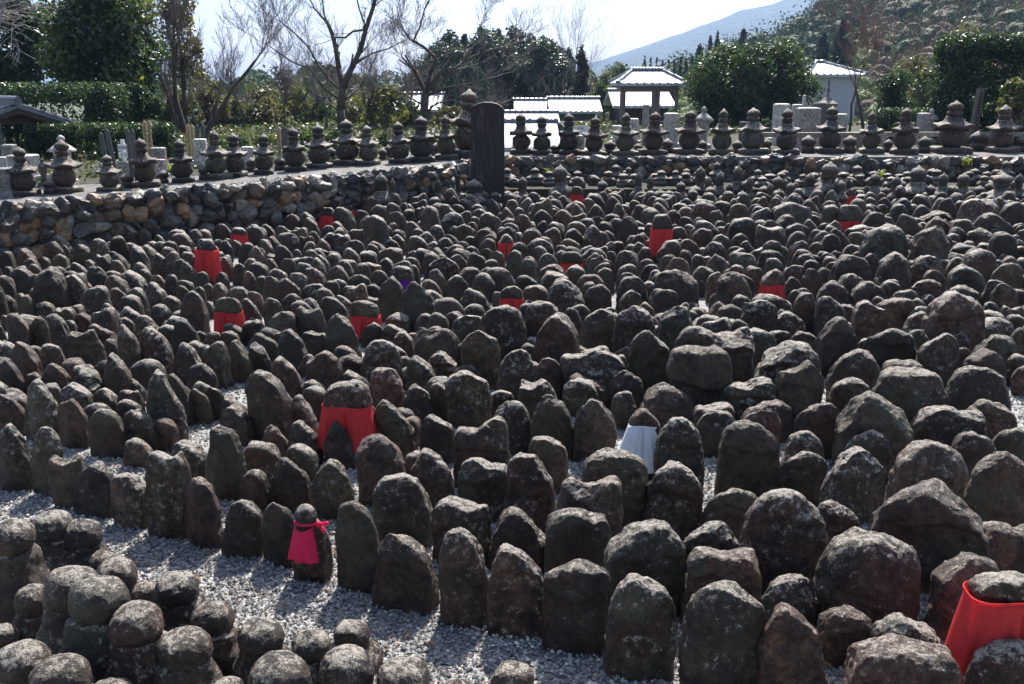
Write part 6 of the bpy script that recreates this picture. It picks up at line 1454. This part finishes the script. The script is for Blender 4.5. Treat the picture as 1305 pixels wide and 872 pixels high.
# far wood along the lowland
q = np.random.RandomState(9); n = 26000; U = q.uniform(150, 960, n); Y = q.uniform(110, 190, n); hgt = 5.5 + 2.4 * fbm(np.stack([U * .03, Y * 0, Y * .02], 1), 3); X = (U - 652.5) / FPX * Y
P = np.stack([X, Y, LOW + hgt * q.uniform(0, 1, n) ** .5], 1); N = q.normal(size=(n, 3)) + (0, -.4, .3); N /= np.linalg.norm(N, axis=1)[:, None]; T = np.cross(N, q.normal(size=(n, 3))); T /= np.linalg.norm(T, axis=1)[:, None]; Bt = np.cross(N, T)
s_ = (q.uniform(.25, .55, n))[:, None]; Vq = np.stack([P - T * s_, P - Bt * s_ * .6, P + T * s_, P + Bt * s_ * .6], 1).reshape(-1, 3)
pal = np.array(OLIVE + GREENS_MID + CONIF); cc = pal[(vnoise(np.stack([U * .06, Y * .1, Y * 0], 1)) * 4 + 5).astype(int) % len(pal)] * q.uniform(.6, 1.3, (n, 1)); cc = np.repeat(np.concatenate([cc, np.ones((n, 1))], 1), 4, 0)
tag(link('distant_wood', mesh_np('distant_wood', Vq, np.arange(4 * n).reshape(n, 4), M_NEEDLE, False, tone=cc)), 'low distant wood along the plain behind the houses', 'wood', kind='stuff')

# ground cover on the garden soil behind the left pagodas
q = np.random.RandomState(17); n = 60000; X = q.uniform(-26, 20, n); Y = q.uniform(16, 44, n); ok = ((Y - 16.6) * 6.2 > (X + 9.2) * 6.6) & (Y > 18) & ((X < -1.5) | (X > 2.3)) & ((X < 0) | (Y > 26.4)) & ((X > 0) | (Y < 41.5)); X, Y = X[ok], Y[ok]; n = len(X)
P = np.stack([X, Y, TZ + q.uniform(0, .10, n) * (1 + vnoise(np.stack([X, Y, X * 0], 1) * 1.5))], 1); N = q.normal(size=(n, 3)) * .7 + (0, 0, .6); N /= np.linalg.norm(N, axis=1)[:, None]; T = np.cross(N, q.normal(size=(n, 3))); T /= np.linalg.norm(T, axis=1)[:, None]; Bt = np.cross(N, T)
s_ = (q.uniform(.03, .07, n) * np.clip(Y / 24, 1, 2))[:, None]; Vq = np.stack([P - T * s_, P - Bt * s_ * .5, P + T * s_, P + Bt * s_ * .5], 1).reshape(-1, 3); pal = np.array(OLIVE + GREENS_DARK + GREENS_MID); cc = pal[q.randint(len(pal), size=n)] * q.uniform(.6, 1.2, (n, 1))
tag(link('ground_cover', mesh_np('ground_cover', Vq, np.arange(4 * n).reshape(n, 4), M_LEAF, False, tone=np.repeat(np.concatenate([cc, np.ones((n, 1))], 1), 4, 0))), 'low leafy ground cover behind the left pagodas', 'ground cover', kind='stuff')

# ---------------------------------------------------------------- air
hb = MB(); hb.box(-3300, 3300, -40, 4600, -4.2, 420)
m, n, l, b = new_mat('haze_air'); 
for k in list(n):
    if k.type == 'BSDF_PRINCIPLED': n.remove(k)
pv = n.new('ShaderNodeVolumePrincipled'); pv.inputs['Density'].default_value = .00026; pv.inputs['Color'].default_value = (.42, .62, 1.0, 1); pv.inputs['Anisotropy'].default_value = .3
l.new(pv.outputs[0], n['Material Output'].inputs['Volume'])
hz = hb.build('haze', m); tag(hz, 'thin pale haze in the air', None, kind='stuff')
